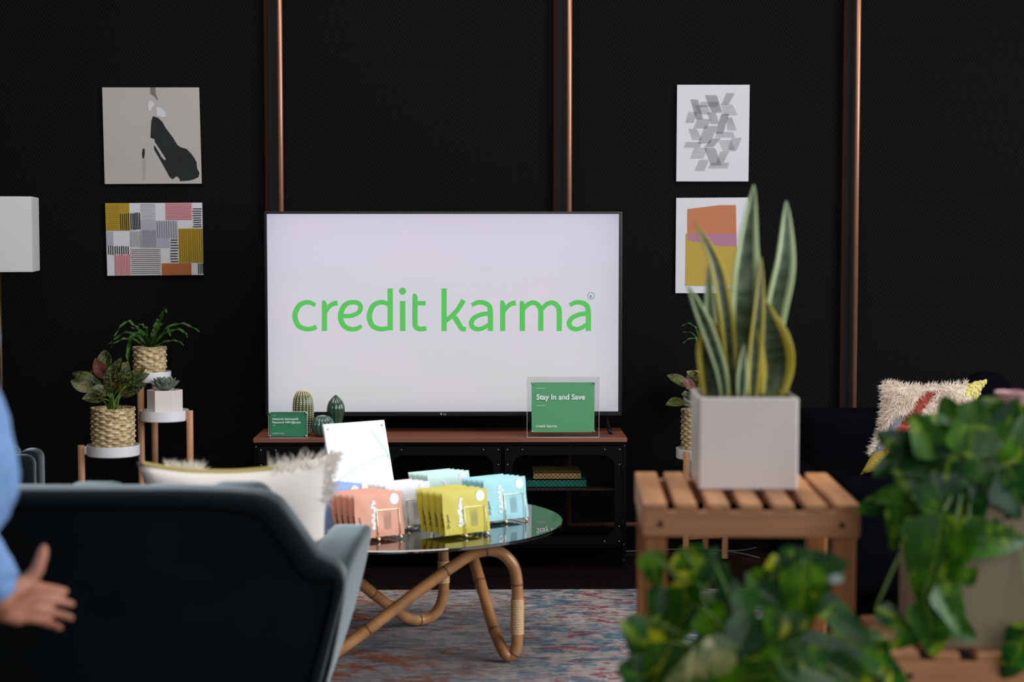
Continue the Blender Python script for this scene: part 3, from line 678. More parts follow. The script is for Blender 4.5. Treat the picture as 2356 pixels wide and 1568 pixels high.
def succulent(c,rad,h,label,group=None,hexrot=.2):
    t=thing('potted_succulent',label,'potted plant',tuple(c),0,group)
    m=MB(); pr=[(rad*.98,0),(rad,.003),(rad,h),(rad*.93,h),(rad*.93,h-.012)]
    m.lathe(pr,c,6,lambda r,z,a:r); o=m.build('hexagonal_pot',CERAM,t,bevel=.0012)
    # turn the hexagon
    mm=Matrix.Translation(Vector((0,0,0)))@Matrix.Rotation(hexrot,4,'Z'); o.data.transform(mm)
    MB().lathe([(rad*.9,h-.014),(.001,h-.010)],c,6,cap=False).build('soil',SOIL,t)
    s=MB(); top=Vector(c)+Vector((0,0,h-.006))
    for ring,(n,el,L) in enumerate(((9,27,.078),(9,42,.074),(7,58,.064),(5,73,.05))):
        for k in range(n):
            g=2*PI*(k+ring*.5)/n; d=Vector((math.cos(g)*math.cos(R(el)),math.sin(g)*math.cos(R(el)),math.sin(R(el)))); nn=Vector((-math.cos(g)*math.sin(R(el)),-math.sin(g)*math.sin(R(el)),math.cos(R(el)))); sd=d.cross(nn)
            def fn(a,b):
                w_=.0155*(math.sin(PI*min(1,b**.8))**.7)*(1+.2*b) if b<1 else 0; q=2*PI*a
                return top+d*L*b+nn*(.010*b*b)+sd*w_*math.cos(q)+nn*w_*.4*math.sin(q)
            s.grid(fn,8,7)
    s.build('rosette',SUCC,t,smooth=True); return t
# ================================================================ PLANT STANDS
def plant_stand(label,legs,trays,rails,group):
    c=legs[0][0]; t=thing('plant_stand',label,'plant stand',(c[0],c[1],0),0,group)
    for (x,y),zt_ in legs:
        l=MB().tube([(x,y,.012),(x,y,zt_-.002),(x,y,zt_)],[.0145,.0145,.0135],20).build('leg',BEECH,t,smooth=True,angle=40)
        MB().tube([(x,y,0),(x,y,.012)],.010,14).build('foot_cap',BLACKP,l,smooth=True)
    for (x,y,z,r_),tabs in trays:
        o=MB().lathe([(.001,z-.028),(r_*.97,z-.028),(r_,z-.024),(r_,z+.016),(r_*.975,z+.016),(r_*.965,z),(.001,z)],(x,y,0),48,cap=False).build('tray',WHITEPL,t,smooth=True,angle=35)
        for (lx,ly) in tabs:
            v=Vector((lx-x,ly-y,0)); L=v.length; v.normalize(); p=Vector((x,y,z-.006))+v*(r_-.002); q=Vector((x,y,z-.006))+v*(L-.012)
            MB().box((-.0,-.008,-.017),((q-p).length,.008,.017),frame(p,v,Vector((0,0,1)).cross(v))).build('bracket',WHITEPL,o,bevel=.004)
    for a,b,z in rails:
        a=Vector((a[0],a[1],z)); b=Vector((b[0],b[1],z)); v=(b-a).normalized(); MB().box((0,-.006,-.012),((b-a).length,.006,.012),frame(a,v,Vector((0,0,1)).cross(v))).build('cross_rail',BEECH,t,bevel=.002)
    return t
def xy(u,v,Y): p=at(u,v,Y); return (p.x,p.y)
# left stand
pA=at(261,1031,7.04); pB=at(378,951,7.2); pC=at(348,862,7.37)
L1=(at(188,1100,7.02).x,7.02); L2=(at(325,1000,7.20).x-.005,7.19); L3=(at(356,1000,7.36).x,7.36); L4=(at(437,1000,7.17).x,7.17)
zA,zB,zC=pA.z,pB.z,pC.z
L2=(at(325,1000,7.23).x,7.23)
plant_stand('three-tier wooden plant stand with white round trays, left of the television',
  [(L1,zA+.016),(L2,zC+.0),(L3,zC-.029),(L4,zB+.016)],
  [((pA.x,7.04,zA,.106),[L1]),((pB.x,7.2,zB,.1),[L4]),((pC.x,7.37,zC,.083),[])],
  [(L1,L2,.17),(L2,L4,.17)],'plant stands either side of the television')
hA=at(261,939,7.04).z-zA
def P_(l,Y): return [at(u,v,Y+dy) for u,v,dy in l]
aglaonema((pA.x,7.04,zA+.0005),.087,hA,'leafy green and pink aglaonema in a large woven basket, left of the tv',
  [(at(u,v,7.04+dy),w_,k) for u,v,dy,w_,k in ((163,866,0,.05,0),(163,888,-.05,.062,0),(232,806,.02,.062,0),(212,838,-.07,.058,1),(272,822,.03,.058,0),(298,850,-.05,.05,0),(335,853,.0,.04,0),(342,872,-.05,.042,0),(196,925,-.09,.058,0),(318,905,-.05,.055,0),(250,850,-.09,.055,0),(196,862,.07,.055,0),(300,835,.08,.05,0),(215,900,-.1,.05,0),(285,890,-.1,.05,0),(340,890,.05,.045,0))])
hC=at(345,799,7.37).z-zC
bC=at(345,800,7.37)
fern((pC.x-.005,7.37,zC+.0005),.068,hC,'crinkled green fern in a small woven basket, top tray left of the television',
 [(P_(l,7.37),w_) for l,w_ in (([(350,798,0),(362,760,-.02),(372,730,-.03),(380,712,-.04),(384,722,-.05)],.022),([(352,798,0),(385,755,.02),(420,745,.03),(450,757,.03),(463,766,.03)],.014),([(350,798,0),(380,768,-.05),(410,758,-.06),(428,768,-.06),(431,778,-.06)],.016),
 ([(345,798,0),(320,762,-.03),(305,745,-.05),(292,740,-.06),(275,755,-.07),(262,775,-.08)],.016),([(340,798,0),(320,775,.03),(290,765,.05),(265,780,.05),(250,792,.05)],.015),([(340,798,0),(328,770,-.08),(312,768,-.1),(298,790,-.11),(294,825,-.11),(295,838,-.11)],.022),
 ([(338,798,0),(310,782,-.02),(285,780,-.04),(262,790,-.05),(255,800,-.05)],.013),([(345,798,0),(340,765,-.05),(330,750,-.07),(318,745,-.08)],.02),([(348,798,0),(355,765,.04),(362,740,.06),(366,732,.07)],.022),([(350,798,0),(372,770,-.08),(386,756,-.1),(392,775,-.12)],.02),
 ([(352,798,0),(385,785,.0),(410,785,.0),(426,797,.0)],.012),([(345,798,0),(352,770,-.06),(362,752,-.09),(378,742,-.1)],.022),([(342,798,0),(335,775,.05),(322,760,.08),(300,752,.08)],.02),([(344,798,0),(335,772,-.08),(338,755,-.1)],.02))])
hB=at(380,896,7.2).z-zB
succulent((pB.x+.003,7.2,zB+.0005),.073,hB,'grey-green succulent in a white hexagonal pot, middle tray left of the television',None,.12)
# right stand (mostly behind the snake plant)
dz_=-.02
pA2=at(1628,1032,7.15); pB2=at(1668,916,7.3); pC2=at(1634,925,7.35)
M1=(at(1579,1150,7.1).x,7.10); M2=(at(1624,1150,7.38).x,7.38); M3=(at(1669,1150,7.17).x,7.17)
zA2=at(1600,1040,7.2).z; bx=at(1612,1000,7.2).x
pc2=(at(1618,900,7.42).x,7.43); zC2=at(1618,918,7.42).z
plant_stand('pale wooden plant stand partly hidden behind the white square pot',
  [(M1,zA2+.016),(M2,zC2-.029),(M3,zA2+.016)],[((bx,7.22,zA2,.1),[M1]),((pc2[0],7.43,zC2,.085),[])],[(M1,M3,at(1620,1231,7.14).z),(M3,M2,at(1620,1231,7.14).z)],'plant stands either side of the television')
hA2=at(1600,943,7.22).z-zA2
aglaonema((bx,7.22,zA2+.0005),.078,hA2,'aglaonema with reddish leaf edges in a woven basket, half hidden by the white square pot',
  [(at(u,v,7.2+dy),w_,k) for u,v,dy,w_,k in ((1537,872,-.02,.05,0),(1540,938,-.06,.05,0),(1576,880,-.08,.045,1),(1590,858,.0,.06,0),(1612,862,-.05,.06,0),(1575,915,-.08,.06,0),(1640,870,.05,.055,0),(1660,900,0,.05,0),(1625,900,-.08,.05,0))])
hC2=at(1618,857,7.42).z-zC2
fern((pc2[0],7.43,zC2+.0005),.068,hC2,'wispy fern behind the leaves of the snake plant',
 [(P_(l,7.42),w_) for l,w_ in (([(1618,857,0),(1612,790,-.02),(1600,755,-.04),(1585,744,-.05),(1567,750,-.06)],.012),([(1616,857,0),(1610,800,0),(1595,768,0),(1570,763,0)],.009),([(1616,857,0),(1612,805,-.02),(1600,780,-.04),(1585,780,-.05),(1570,790,-.06)],.010),([(1618,857,0),(1612,810,-.04),(1606,785,-.06),(1600,795,-.07)],.014),([(1622,857,0),(1640,790,0),(1665,770,0),(1690,790,0)],.014),([(1620,857,0),(1630,800,0),(1640,770,0),(1645,755,0)],.016))])
succulent((at(1672,880,7.2).x,7.16,zA2+.0005),.05,.25,'tall white hexagonal pot with a small succulent behind the snake plant',None,.3) if False else None

# ================================================================ COFFEE TABLE
HT=.43; YC=5.65; XC=-.302; RT=.562
tb=thing('coffee_table','round black glass coffee table on looping rattan legs, standing on the faded rug','coffee table',(XC,YC,.012))
GLASS=mat('black_glass','030404',.015,spec=1.0,ior=2.1)
MB().lathe([(.001,HT-.009),(RT-.002,HT-.009),(RT,HT-.007),(RT,HT-.002),(RT-.002,HT),(.001,HT)],(XC,YC,0),128,cap=False).build('glass_top',GLASS,tb,smooth=True,angle=30)
RAT=mat('rattan_cane','b07a4c',.35,var=.25,vscale=12,coat=.3,bump=.05,bscale=40)
NODE=mat('rattan_node','7c4a28',.5); WRAP=mat('cane_binding','d9b184',.5,bump=.3,bscale=120)
r_=.0185; zf=.0145+r_
F1=(.080,5.42,zf); F2=(-.205,5.95,zf); F3=(-.60,5.16,zf)
zt2=HT-.012-r_-.006
ring=[(.062,5.425,zf+.015),(.083,5.42,zf),(.103,5.42,.06),(.106,5.42,.14),(.106,5.42,.24),(.098,5.415,.31),(.07,5.41,.353),(.03,5.41,.372),(-.02,5.40,.368),(-.07,5.385,.345),
      (-.20,5.33,.262),(-.38,5.25,.14),(-.54,5.18,.045),(-.60,5.155,zf),(-.655,5.18,zf+.03),(-.675,5.22,.12),(-.675,5.28,.26),(-.66,5.35,.345),(-.62,5.44,zt2),(-.57,5.52,.36),
      (-.47,5.66,.27),(-.36,5.80,.145),(-.27,5.89,.055),(-.215,5.94,zf),(-.165,5.95,.055),(-.14,5.95,.12),(-.138,5.94,.22),(-.138,5.92,.31),(-.13,5.88,.362),(-.10,5.82,zt2),(-.065,5.76,.36),
      (-.04,5.68,.315),(.0,5.57,.2),(.03,5.50,.11)]
path=smooth_path(ring,7,True)
legs=MB().tube(path,r_,18,closed=True).build('rattan_frame',RAT,tb,smooth=True)
nd=MB()
for i in (11,30,52,66,76,104,128,146,160,182,205,222,232):
    i=i%len(path); p=path[i]; tt=(path[(i+1)%len(path)]-path[i-1]).normalized(); nd.tube([p-tt*.003,p+tt*.003],r_+.0009,18)
nd.build('cane_nodes',NODE,legs,smooth=True)
def wrap(z0,z1,x,y,n):
    w_=MB(); 
    for i in range(n):
        z=z0+(z1-z0)*(i+.5)/n; w_.lathe([(r_+.0005,z-(z1-z0)/n/2),(r_+.0028,z-(z1-z0)/n/4),(r_+.0028,z+(z1-z0)/n/4),(r_+.0005,z+(z1-z0)/n/2)],(x,y,0),20,cap=False)
    w_.build('cane_wrap',WRAP,legs,smooth=True)
wrap(at(1188,1458,5.42).z,at(1188,1377,5.42).z,.106,5.42,14); wrap(at(1017,1340,5.94).z,at(1017,1288,5.94).z,-.138,5.935,9)
pd=MB()
for p,h0 in (((.03,5.41),.39),((-.62,5.44),.39),((-.10,5.82),.39)): pd.tube([(p[0],p[1],h0-.01),(p[0],p[1],HT-.009)],.012,14)
pd.build('glass_pad',mat('clear_rubber','8c8c88',.4),tb,smooth=True)

# ================================================================ WHITE BOARD AND SACHETS
YA=R(35)
MW=mat('gloss_acrylic_white_glare','ffffff',.12,spec=.7)  # white base colour carries the window glare on the acrylic
def stand_frame(bl,yaw,lean):   # origin at bottom-left, x along the face, y up the face
    x=Vector((math.cos(yaw),math.sin(yaw),0)); bk=Vector((-math.sin(yaw),math.cos(yaw),0)); y=Vector((0,0,1))*math.cos(lean)+bk*math.sin(lean); return frame(bl,x,y)
ztop=HT+.0005
bl=on(775,1176,ztop); yb=R(35); xv=Vector((math.cos(yb),math.sin(yb),0)); bk=Vector((-math.sin(yb),math.cos(yb),0)); WBD=.243; HBD=.30
t=thing('acrylic_sign','acrylic sign, white from painted window glare, leaning back on the glass coffee table','sign',tuple(bl+xv*WBD/2),0)
M=stand_frame(bl,yb,R(17))
MB().box((0,0,-.003),(WBD,HBD,0),M).build('panel',MW,t,bevel=.001)
MB().box((0,0,-.0105),(WBD,HBD,-.0065),M).build('rear_panel',MW,t,bevel=.001)
for x in (.014,WBD-.014):
    for y in (.014,HBD-.018): MB().tube([M@Vector((x,y,-.012)),M@Vector((x,y,.002))],.0032,12).build('standoff',STEEL,t,smooth=True)
rf=MB(); c_=[(0.02,.10),(.10,.14),(.17,.165),(.235,.175)]; rf.strip([M@Vector((x,y,.0006)) for x,y in smooth2(c_)],.004,M.to_3x3()@Vector((0,0,1)))
c_=[(.185,.265),(.2,.235),(.225,.2),(.238,.16)]; rf.strip([M@Vector((x,y,.0006)) for x,y in smooth2(c_)],.007,M.to_3x3()@Vector((0,0,1)))
rf.build('reflection_curves',mat('pale_mint_reflection','cfeadd',.6),t)  # foliage reflection painted on the panel as pale green curves
sp_=MB().box((WBD*.35,0,-.09),(WBD*.65,.004,-.01),M); 
PW,PH=.168,.134
def packmat(c,n): return mat('foil_sachet_'+n,c,.42,spec=.4,bump=.12,bscale=18)
WHT=mat('white_label','eeeef0',.35); GTX=mat('grey_print','7d8080',.6)
_pm=MB()
def pk(a,b):
    x=(a-.5)*2;y=(b-.5)*2; e=.004*max(0,(1-x**4))*max(0,(1-y**4))**.7
    return e
_pm.grid(lambda a,b:(a*PW+.0012*math.sin(b*9),b*PH,.0006+pk(a,b)+.0008*math.sin(a*13+b*7)*min(1,8*pk(a,b)/.004)),16,14)
_pm.grid(lambda a,b:((1-a)*PW+.0012*math.sin(b*9),b*PH,-.0006-pk(1-a,b)*.8+.0008*math.sin((1-a)*13+b*7)*min(1,8*pk(1-a,b)/.004)),16,14)
def sachet_master(m,name):
    o=_pm.build(name,m,None,smooth=True); return o
ORD=['front','second','third','fourth','fifth','rearmost']
def stack(col,cname,bl,n,step,detail=True,yaw=YA,lean0=9,hscale=1,xs=-.004):
    m=packmat(col,cname); me=None
    bl=Vector(bl); xd=Vector((math.cos(yaw),math.sin(yaw),0)); bk=Vector((-math.sin(yaw),math.cos(yaw),0))
    # holder
    h=thing('wire_holder','gold wire holder carrying the %s sachets on the glass table'%cname,'holder',tuple(bl+xd*PW*.5),0,'gold wire holders on the glass table')
    cx=.112; hw=.04; y0=-.004; y1=step*(n-1)+.022; zb=bl.z+.006
    def Q(x,y,z): return Vector((bl.x,bl.y,0))+xd*x+bk*y+Vector((0,0,zb+z))
    w_=MB()
    for yy,ln_ in ((y0-.004,.012),(y1,.018)):
        w_.tube([Q(cx-hw,yy,0),Q(cx-hw,yy+ln_*.3,.04),Q(cx-hw,yy+ln_,.083),Q(cx-hw+.003,yy+ln_,.086),Q(cx+hw-.003,yy+ln_,.086),Q(cx+hw,yy+ln_,.083),Q(cx+hw,yy+ln_*.3,.04),Q(cx+hw,yy,0)],.0016,8)
    for s_ in (-1,1): w_.tube([Q(cx+s_*hw,y0-.004,0),Q(cx+s_*hw,y1,0)],.0016,8)
    w_.build('wire',GOLD,h,smooth=True)
    for s_ in (-1,1):
        for yy in (y0-.006,y1): MB().sphere(Q(cx+s_*hw,yy,0),.0058,12,8).build('ball_foot',GOLD,h,smooth=True)
    base=None
    for i in range(n):
        p=bl+bk*(step*i)+xd*(xs*i)+Vector((0,0,.0115)); lean=R(lean0+1.6*i*(1 if i<4 else .9))
        Mx=stand_frame(p,yaw+R(random.uniform(-1.2,1.2)),lean)
        if i==0:
            o=sachet_master(m,'face_mask_sachet'); base=o; o.matrix_basis=Mx
            if detail:
                mb=MB(); mb.v+=[(PW*.83+.0165*math.cos(g),PH*.83+.0165*math.sin(g)*1.05,.0052) for g in [2*PI*k/28 for k in range(28)]]; mb.face(list(range(28))); 
                mb.build('round_seal',WHT,o,world=False)
                mb=MB()
                for k in range(15):
                    cx_=PW*(.33+.09*random.random()); cy_=PH*(.2+.6*k/14); rx,ry_=random.uniform(.004,.009),random.uniform(.003,.006); nb_=len(mb.v); zz_=.0054+.00005*k
                    mb.v+=[(cx_+rx*(1+.2*math.sin(3*g+k))*math.cos(g),cy_+ry_*math.sin(g),zz_) for g in [2*PI*q/12 for q in range(12)]]; mb.face([nb_+q for q in range(12)])
                mb.build('splash_print',WHT,o,world=False)
                Mt=Mx@Matrix.Translation((.018,.02,.0042))@Matrix.Rotation(PI/2,4,'Z'); text_mesh('brand_lettering','Dr.Jart+',.0135,INK,o,Mt,bold=.0002)
                mb=MB()
                for k in range(8): mb.quad((PW*.58+k*.0034,.02,.0054),(PW*.58+k*.0034+.0009,.02,.0054),(PW*.58+k*.0034+.0009,.02+.05*random.uniform(.6,1),.0054),(PW*.58+k*.0034,.075,.0054))
                mb.build('small_print',GTX,o,world=False)
        else:
            o=base.copy(); COL.objects.link(o); o.matrix_basis=Mx
            if detail and i<n:
                for ch in [c for c in bpy.data.objects if c.parent==base and c.name.startswith('brand')]:
                    c=ch.copy(); COL.objects.link(c); c.parent=o
        pos=ORD[i] if i<n-1 else 'rearmost'
        tag(o,'%s %s face mask sachet in its wire holder'%(pos,cname),'sachet','%s sachets in a wire holder'%cname)
def onz(u,v): p=on(u,v,ztop); return p
stack('eaa58a','orange',onz(821,1249),5,.026)
stack('d8c74c','yellow',onz(1024,1241),5,.027)
stack('aae0e6','pale blue-green',onz(1119,1208),5,.021)
stack('94b2ea','cornflower blue',onz(733,1228),6,.017)
stack('eeecf0','white and cream',onz(893,1222),4,.024)
stack('d0eee2','mint',onz(990,1192),5,.019)
# ================================================================ SOFA IN FRONT
YS=3.75
rt=[(798,1328),(768,1305),(737,1262),(702,1210),(668,1163),(650,1142),(628,1129),(598,1121),(540,1116),(430,1113),(300,1113),(160,1113)]
rt=[(lambda q:Vector((q.x,YS,q.z)))(at(u,v,YS if i<2 else 3.87)) for i,(u,v) in enumerate(rt)]; xr=rt[0].x; xc=-1.13
bot=Vector((xr-.105,YS,.21))
prof=[bot]+rt+[Vector((2*xc-p.x,YS,p.z)) for p in reversed(rt)]+[Vector((2*xc-bot.x,YS,.21))]
sofa=thing('velvet_sofa','dark teal velvet sofa seen from behind, cream cushion on its seat','sofa',(xc,4.15,.012))
MB().prism(prof,(0,.15,0)).build('back_shell',TEAL,sofa,bevel=.036,bseg=5,smooth=True)
path=[p+Vector((0,.006,0)) for p in prof[:]]
inn=[]
cen=Vector((xc,YS,.5))
for p in prof: 
    d=(cen-p); d.normalize(); inn.append(p+Vector((.030*(1 if p.x<xc else -1),0,-.034 if p.z>.5 else .0))+Vector((0,-.001,0)))
MB().tube(smooth_path(inn,4),.004,8).build('piping',SEAM,sofa,smooth=True)
# tufted channels of the inside back
nch=8; wch=(2*(xr-xc)-.36)/nch
for i in range(nch):
    x=xc-(xr-xc)+.18+i*wch
    MB().box((x+.003,YS+.10,.30),(x+wch-.003,YS+.27,at(300,1119,YS+.18).z+(.006 if i%2 else 0))).build('back_channel',TEAL,sofa,bevel=.045,bseg=5,smooth=True)
for s_ in (1,-1):
    def X(p): return Vector((p.x if s_==1 else 2*xc-p.x,p.y,p.z))
    A0=Vector((xr-.005,3.80,at(798,1322,3.8).z)); B0=at(861,1203,4.42); A1=Vector((xr-.10,3.80,.21)); B1=Vector((-.40,4.38,.21)); Bm=at(838,1330,4.42)
    ti=Vector((-.11,0,0)); tj=Vector((-.13,0,0))
    V=[A0,A0+ti,B0,B0+ti,A1,A1+tj,B1,B1+tj]
    m=MB(); N1=10; N2=8
    # outer and inner faces as curved grids, closed by a rim
    def outer(a,b):   # a along depth, b up
        lo=A1.lerp(B1,a); hi=A0.lerp(B0,a)+Vector((0,0,.012*math.sin(PI*a))); return lo.lerp(hi,b)+Vector((.012*math.sin(PI*b),0,0))
    m.grid(lambda a,b:X(outer(a,b)),N1,N2); m.grid(lambda a,b:X(outer(1-a,b)+ti),N1,N2)
    m.grid(lambda a,b:X(outer(a,1)+ti*b),N1,3); m.grid(lambda a,b:X(outer(a,0)+ti*(1-b)),N1,3)
    m.grid(lambda a,b:X(outer(1,b)+ti*a),3,N2); m.grid(lambda a,b:X(outer(0,b)+ti*(1-a)),3,N2)
    m.build('arm',TEAL,sofa,smooth=True,weld=True,bevel=.022,bseg=4)
MB().box((xc-(xr-xc)+.15,YS+.13,.21),(xr-.15,4.42,.36)).build('seat_base',TEAL,sofa,bevel=.02,bseg=3,smooth=True)
for i in range(2):
    a=xc-(xr-xc)+.16+i*((xr-xc)-.16); MB().box((a+.003,YS+.26,.36),(a+(xr-xc)-.163,4.46,.42)).build('seat_cushion',TEAL,sofa,bevel=.035,bseg=4,smooth=True)
for x in (xr-.18,2*xc-xr+.18):
    for y in (3.84,4.34): MB().tube([(x,y,.012),(x,y,.215)],[.012,.02],14).build('leg',BEECH,sofa,smooth=True)

# ================================================================ CUSHIONS
def pillow(M,w_,h,T,pinch=.12,n=28,mats=None,zone=None,wr=.004):
    m=MB()
    def P(x,y,sg):
        X_=x*w_/2*(1-pinch*(1-y*y)*abs(x)**2); Y_=y*h/2*(1-pinch*(1-x*x)*abs(y)**2)
        th=T/2*(max(0,1-x**4)*max(0,1-y**4))**.55
        q=wr*noise.noise(Vector((x*3,y*3,sg)))*(1 if th>.01 else th/.01)
        return M@Vector((X_,Y_,sg*(th+q)))
    for sg in (1,-1):
        for i in range(n):
            for j in range(n):
                x0,x1,y0,y1=[-1+2*k/n for k in (i,i+1,j,j+1)]; b=len(m.v)
                q=[P(x0,y0,sg),P(x1,y0,sg),P(x1,y1,sg),P(x0,y1,sg)]
                if sg<0: q=q[::-1]
                m.v+=q; m.m=zone((x0+x1)/2,(y0+y1)/2,sg) if zone else 0; m.face([b,b+1,b+2,b+3])
    return m,P
def fur(mb,p,n,L,w_,spread=.6,droop=.5,seg=4):
    n=Vector(n).normalized(); d=(n+Vector([random.gauss(0,spread) for _ in range(3)])).normalized(); L*=random.uniform(.6,1.2)
    pts=[Vector(p)]; 
    for i in range(seg):
        d=(d+Vector((random.gauss(0,.1),random.gauss(0,.1),-droop/seg))).normalized(); pts.append(pts[-1]+d*L/seg)
    mb.tube(pts,[w_*(1-i/(seg+.3)) for i in range(seg+1)],4,cap=False)
CREAM=mat('cream_canvas','e6ddd4',.85,bump=.1,bscale=60)
def woolmat(name,c,tr=.45):
    m=mat(name,c,.9,spec=.1); N,L=nt(m); t_=N.new('ShaderNodeBsdfTranslucent'); t_.inputs[0].default_value=lin(c); x_=N.new('ShaderNodeMixShader'); x_.inputs[0].default_value=tr
    L.new(N['Principled BSDF'].outputs[0],x_.inputs[1]); L.new(t_.outputs[0],x_.inputs[2]); L.new(x_.outputs[0],N['Material Output'].inputs[0]); return m
WOOL=woolmat('cream_wool','fffaf4'); WOOLT=woolmat('oat_wool','fff4e8'); YEL=mat('yellow_knit','cdbd70',.9); MUS=mat('mustard_knit','a8923a',.9,bump=.4,bscale=120); RED=mat('brick_wool','a04438',.9,bump=.3,bscale=60); GREY=mat('grey_felt','75777a',.9)
TL=at(316,1064,4.08); TR=at(774,1042,4.20)
CREAM.node_tree.nodes['Principled BSDF'].inputs['Base Color'].default_value=lin('f2e8df')
xd=(TR-TL).normalized(); up=(Vector((0,-.06,1))).normalized(); up=(up-xd*up.dot(xd)).normalized()
wc=(TR-TL).length+.01; hc=.41
cen=(TL+TR)/2-up*hc/2+Vector((0,.015,0))
cen.y=max(cen.y,4.14)
t=thing('cushion','cream cushion with a yellow braid and woolly tufts, standing on the teal sofa seat','cushion',tuple(cen-up*.2),0)
Mp=frame(cen,xd,up)
m,P=pillow(Mp,wc,hc,.14,.16)
cv=m.build('cover',CREAM,t,smooth=True,weld=True)
tr=MB()
for i in range(60):
    x=-.93+1.3*i/59; tr.sphere(P(x,.995,1)+up*.001,.0055,6,5)
tr.build('yellow_braid',YEL,t,smooth=True)
fr=MB()
for i in range(170):
    x=random.uniform(.30,1.0); fur(fr,P(x,random.uniform(.9,1),random.choice((1,-1))),up+xd*.5,.034,.0016,.45,.2)
for i in range(200):
    x=random.uniform(.86,1.0); fur(fr,P(x,random.uniform(.45,1),1),xd+up*.3,.03,.0016,.5,.3)
fr.build('wool_tufts',WOOL,t,smooth=True); fr=MB()
for i in range(160):
    x=random.uniform(-.72,-.36); fur(fr,P(x,.97,-1),up,.026,.0016,.5,.2)
fr.build('wool_tufts',WOOL,t,smooth=True)
# patchwork fur cushion on the right sofa
YF=6.15
TL=at(2030,882,YF+.05); TR=at(2272,872,YF+.03); BL=at(1978,1094,YF-.12)
xd=(TR-TL).normalized(); up=(TL-BL).normalized(); hc=(TL-BL).length*.98; up=(up-xd*up.dot(xd)*.0).normalized(); wc=(TR-TL).length*1.0
zt_=xd.cross(up).normalized(); O=(BL+TR)/2+ (TL-BL)*0
cen=(TR+BL)/2
Mp=Matrix(((xd.x,up.x,zt_.x,cen.x),(xd.y,up.y,zt_.y,cen.y),(xd.z,up.z,zt_.z,cen.z),(0,0,0,1)))
def zone(x,y,sg):
    if x>.62 and y>.5: return 1
    if y<-.62 and x<-.3: return 2
    if abs(x-.41*y+.33)<.14 and -.7<y<.74: return 3
    if -.75<x-.41*y<-.47 and y<.15: return 4
    return 0
t=thing('cushion','shaggy patchwork cushion in cream, brick red and yellow on the dark sofa','cushion',tuple(cen-up*.2),0)
m,P=pillow(Mp,wc,hc,.13,.17,zone=zone,n=32)
cv=m.build('cover',[WOOLT,YEL,MUS,RED,GREY],t,smooth=True,weld=True)
fr=MB(); kn=MB(); rd=MB()
face=1 if (Mp.to_3x3()@Vector((0,0,1))).y<0 else -1
nn=Mp.to_3x3()@Vector((0,0,face))
n_=0
while n_<4300:
    x,y=random.uniform(-1,1),random.uniform(-1,1); z_=zone(x,y,face)
    if z_==0 or (z_==3 and random.random()<.0): fur(fr,P(x,y,face),nn*.5-up*.35+Vector((0,0,-.25)),.032,.0019,.55,.4,3); n_+=1
    elif z_==3 and random.random()<.5: fur(rd,P(x,y,face),nn*.3-up*.6,.018,.0018,.4,.3,3); n_+=1
    elif z_==1 and random.random()<.25: kn.sphere(P(x,y,face),.0065,6,5); n_+=1
for i in range(420):
    x=random.uniform(-1,.62); fur(fr,P(x,random.uniform(.93,1),face),up*.8+nn*.4,.026,.0018,.55,.2,3)
for i in range(300):
    y=random.uniform(-.6,1); fur(fr,P(-random.uniform(.94,1),y,face),-xd+nn*.3,.026,.0018,.55,.3,3)
fr.build('shaggy_wool',WOOLT,t,smooth=True); kn.build('yellow_corner_knit',YEL,t,smooth=True); rd.build('red_wool_patch',RED,t,smooth=True)

# ================================================================ DARK SOFA AT THE RIGHT
xl=at(1836,1000,6.75).x
zt1=at(1900,944,6.75).z
ds=thing('dark_sofa','midnight velvet sofa against the wall behind the snake plant bench','sofa',(xl+.9,6.6,0))
MB().box((xl,6.62,.12),(xl+1.9,6.9,zt1)).build('backrest',NAVY,ds,bevel=.04,bseg=4,smooth=True)
zs2=at(2000,1098,6.0).z
MB().box((xl-.10,5.98,.10),(xl+1.9,6.72,zs2-.11)).build('seat_base',NAVY,ds,bevel=.03,bseg=3,smooth=True)
MB().box((at(1925,1098,6.0).x,5.96,zs2-.11),(xl+1.9,6.62,zs2)).build('seat_cushion',NAVY,ds,bevel=.045,bseg=4,smooth=True)
MB().box((xl-.14,6.0,.10),(at(1925,1098,6.0).x-.005,6.66,zs2+.0)).build('low_arm',NAVY,ds,bevel=.045,bseg=4,smooth=True)
c=at(2296,960,6.45); 
MB().grid(lambda a,b:c+Vector((.11*math.cos(2*PI*a)*math.sin(PI*b)**.7,.16+.07*math.sin(2*PI*a)*math.sin(PI*b)**.7,-.16*math.cos(PI*b)+.0)),24,14).build('head_cushion',NAVY,ds,smooth=True)
for x in (xl+.0,xl+1.8):
    for y in (6.05,6.8): MB().tube([(x,y,0),(x,y,.12)],[.014,.02],12).build('leg',BLACKP,ds,smooth=True)

# ================================================================ ARMCHAIR FAR LEFT
xr2=at(83,1070,5.6).x; zc=at(60,1031,5.6).z
ac=thing('velvet_armchair','grey-green velvet armchair with a channelled back at the far left','armchair',(xr2-.35,5.9,.012))
wv=.13
for i in range(5):
    x1_=xr2-(0 if i==0 else .075+(i-1)*wv); x0_=x1_-(.075 if i==0 else wv)
    MB().box((x0_+.0015,5.62,.22),(x1_-.0015,5.74,zc-(.012 if i==0 else 0))).build('back_channel',TEAL,ac,bevel=.03,bseg=4,smooth=True)
MB().box((xr2-.60,5.56,.22),(xr2-.004,5.64,zc-.02)).build('back_shell',TEAL,ac,bevel=.03,bseg=4,smooth=True)
MB().box((xr2-.58,5.72,.22),(xr2-.02,6.25,.44)).build('seat',TEAL,ac,bevel=.04,bseg=4,smooth=True)
for s_ in (0,1): MB().box((xr2-.60+s_*.30,5.70,.22),(xr2-.51+s_*.30,6.1,.56)).build('arm',TEAL,ac,bevel=.03,bseg=4,smooth=True)
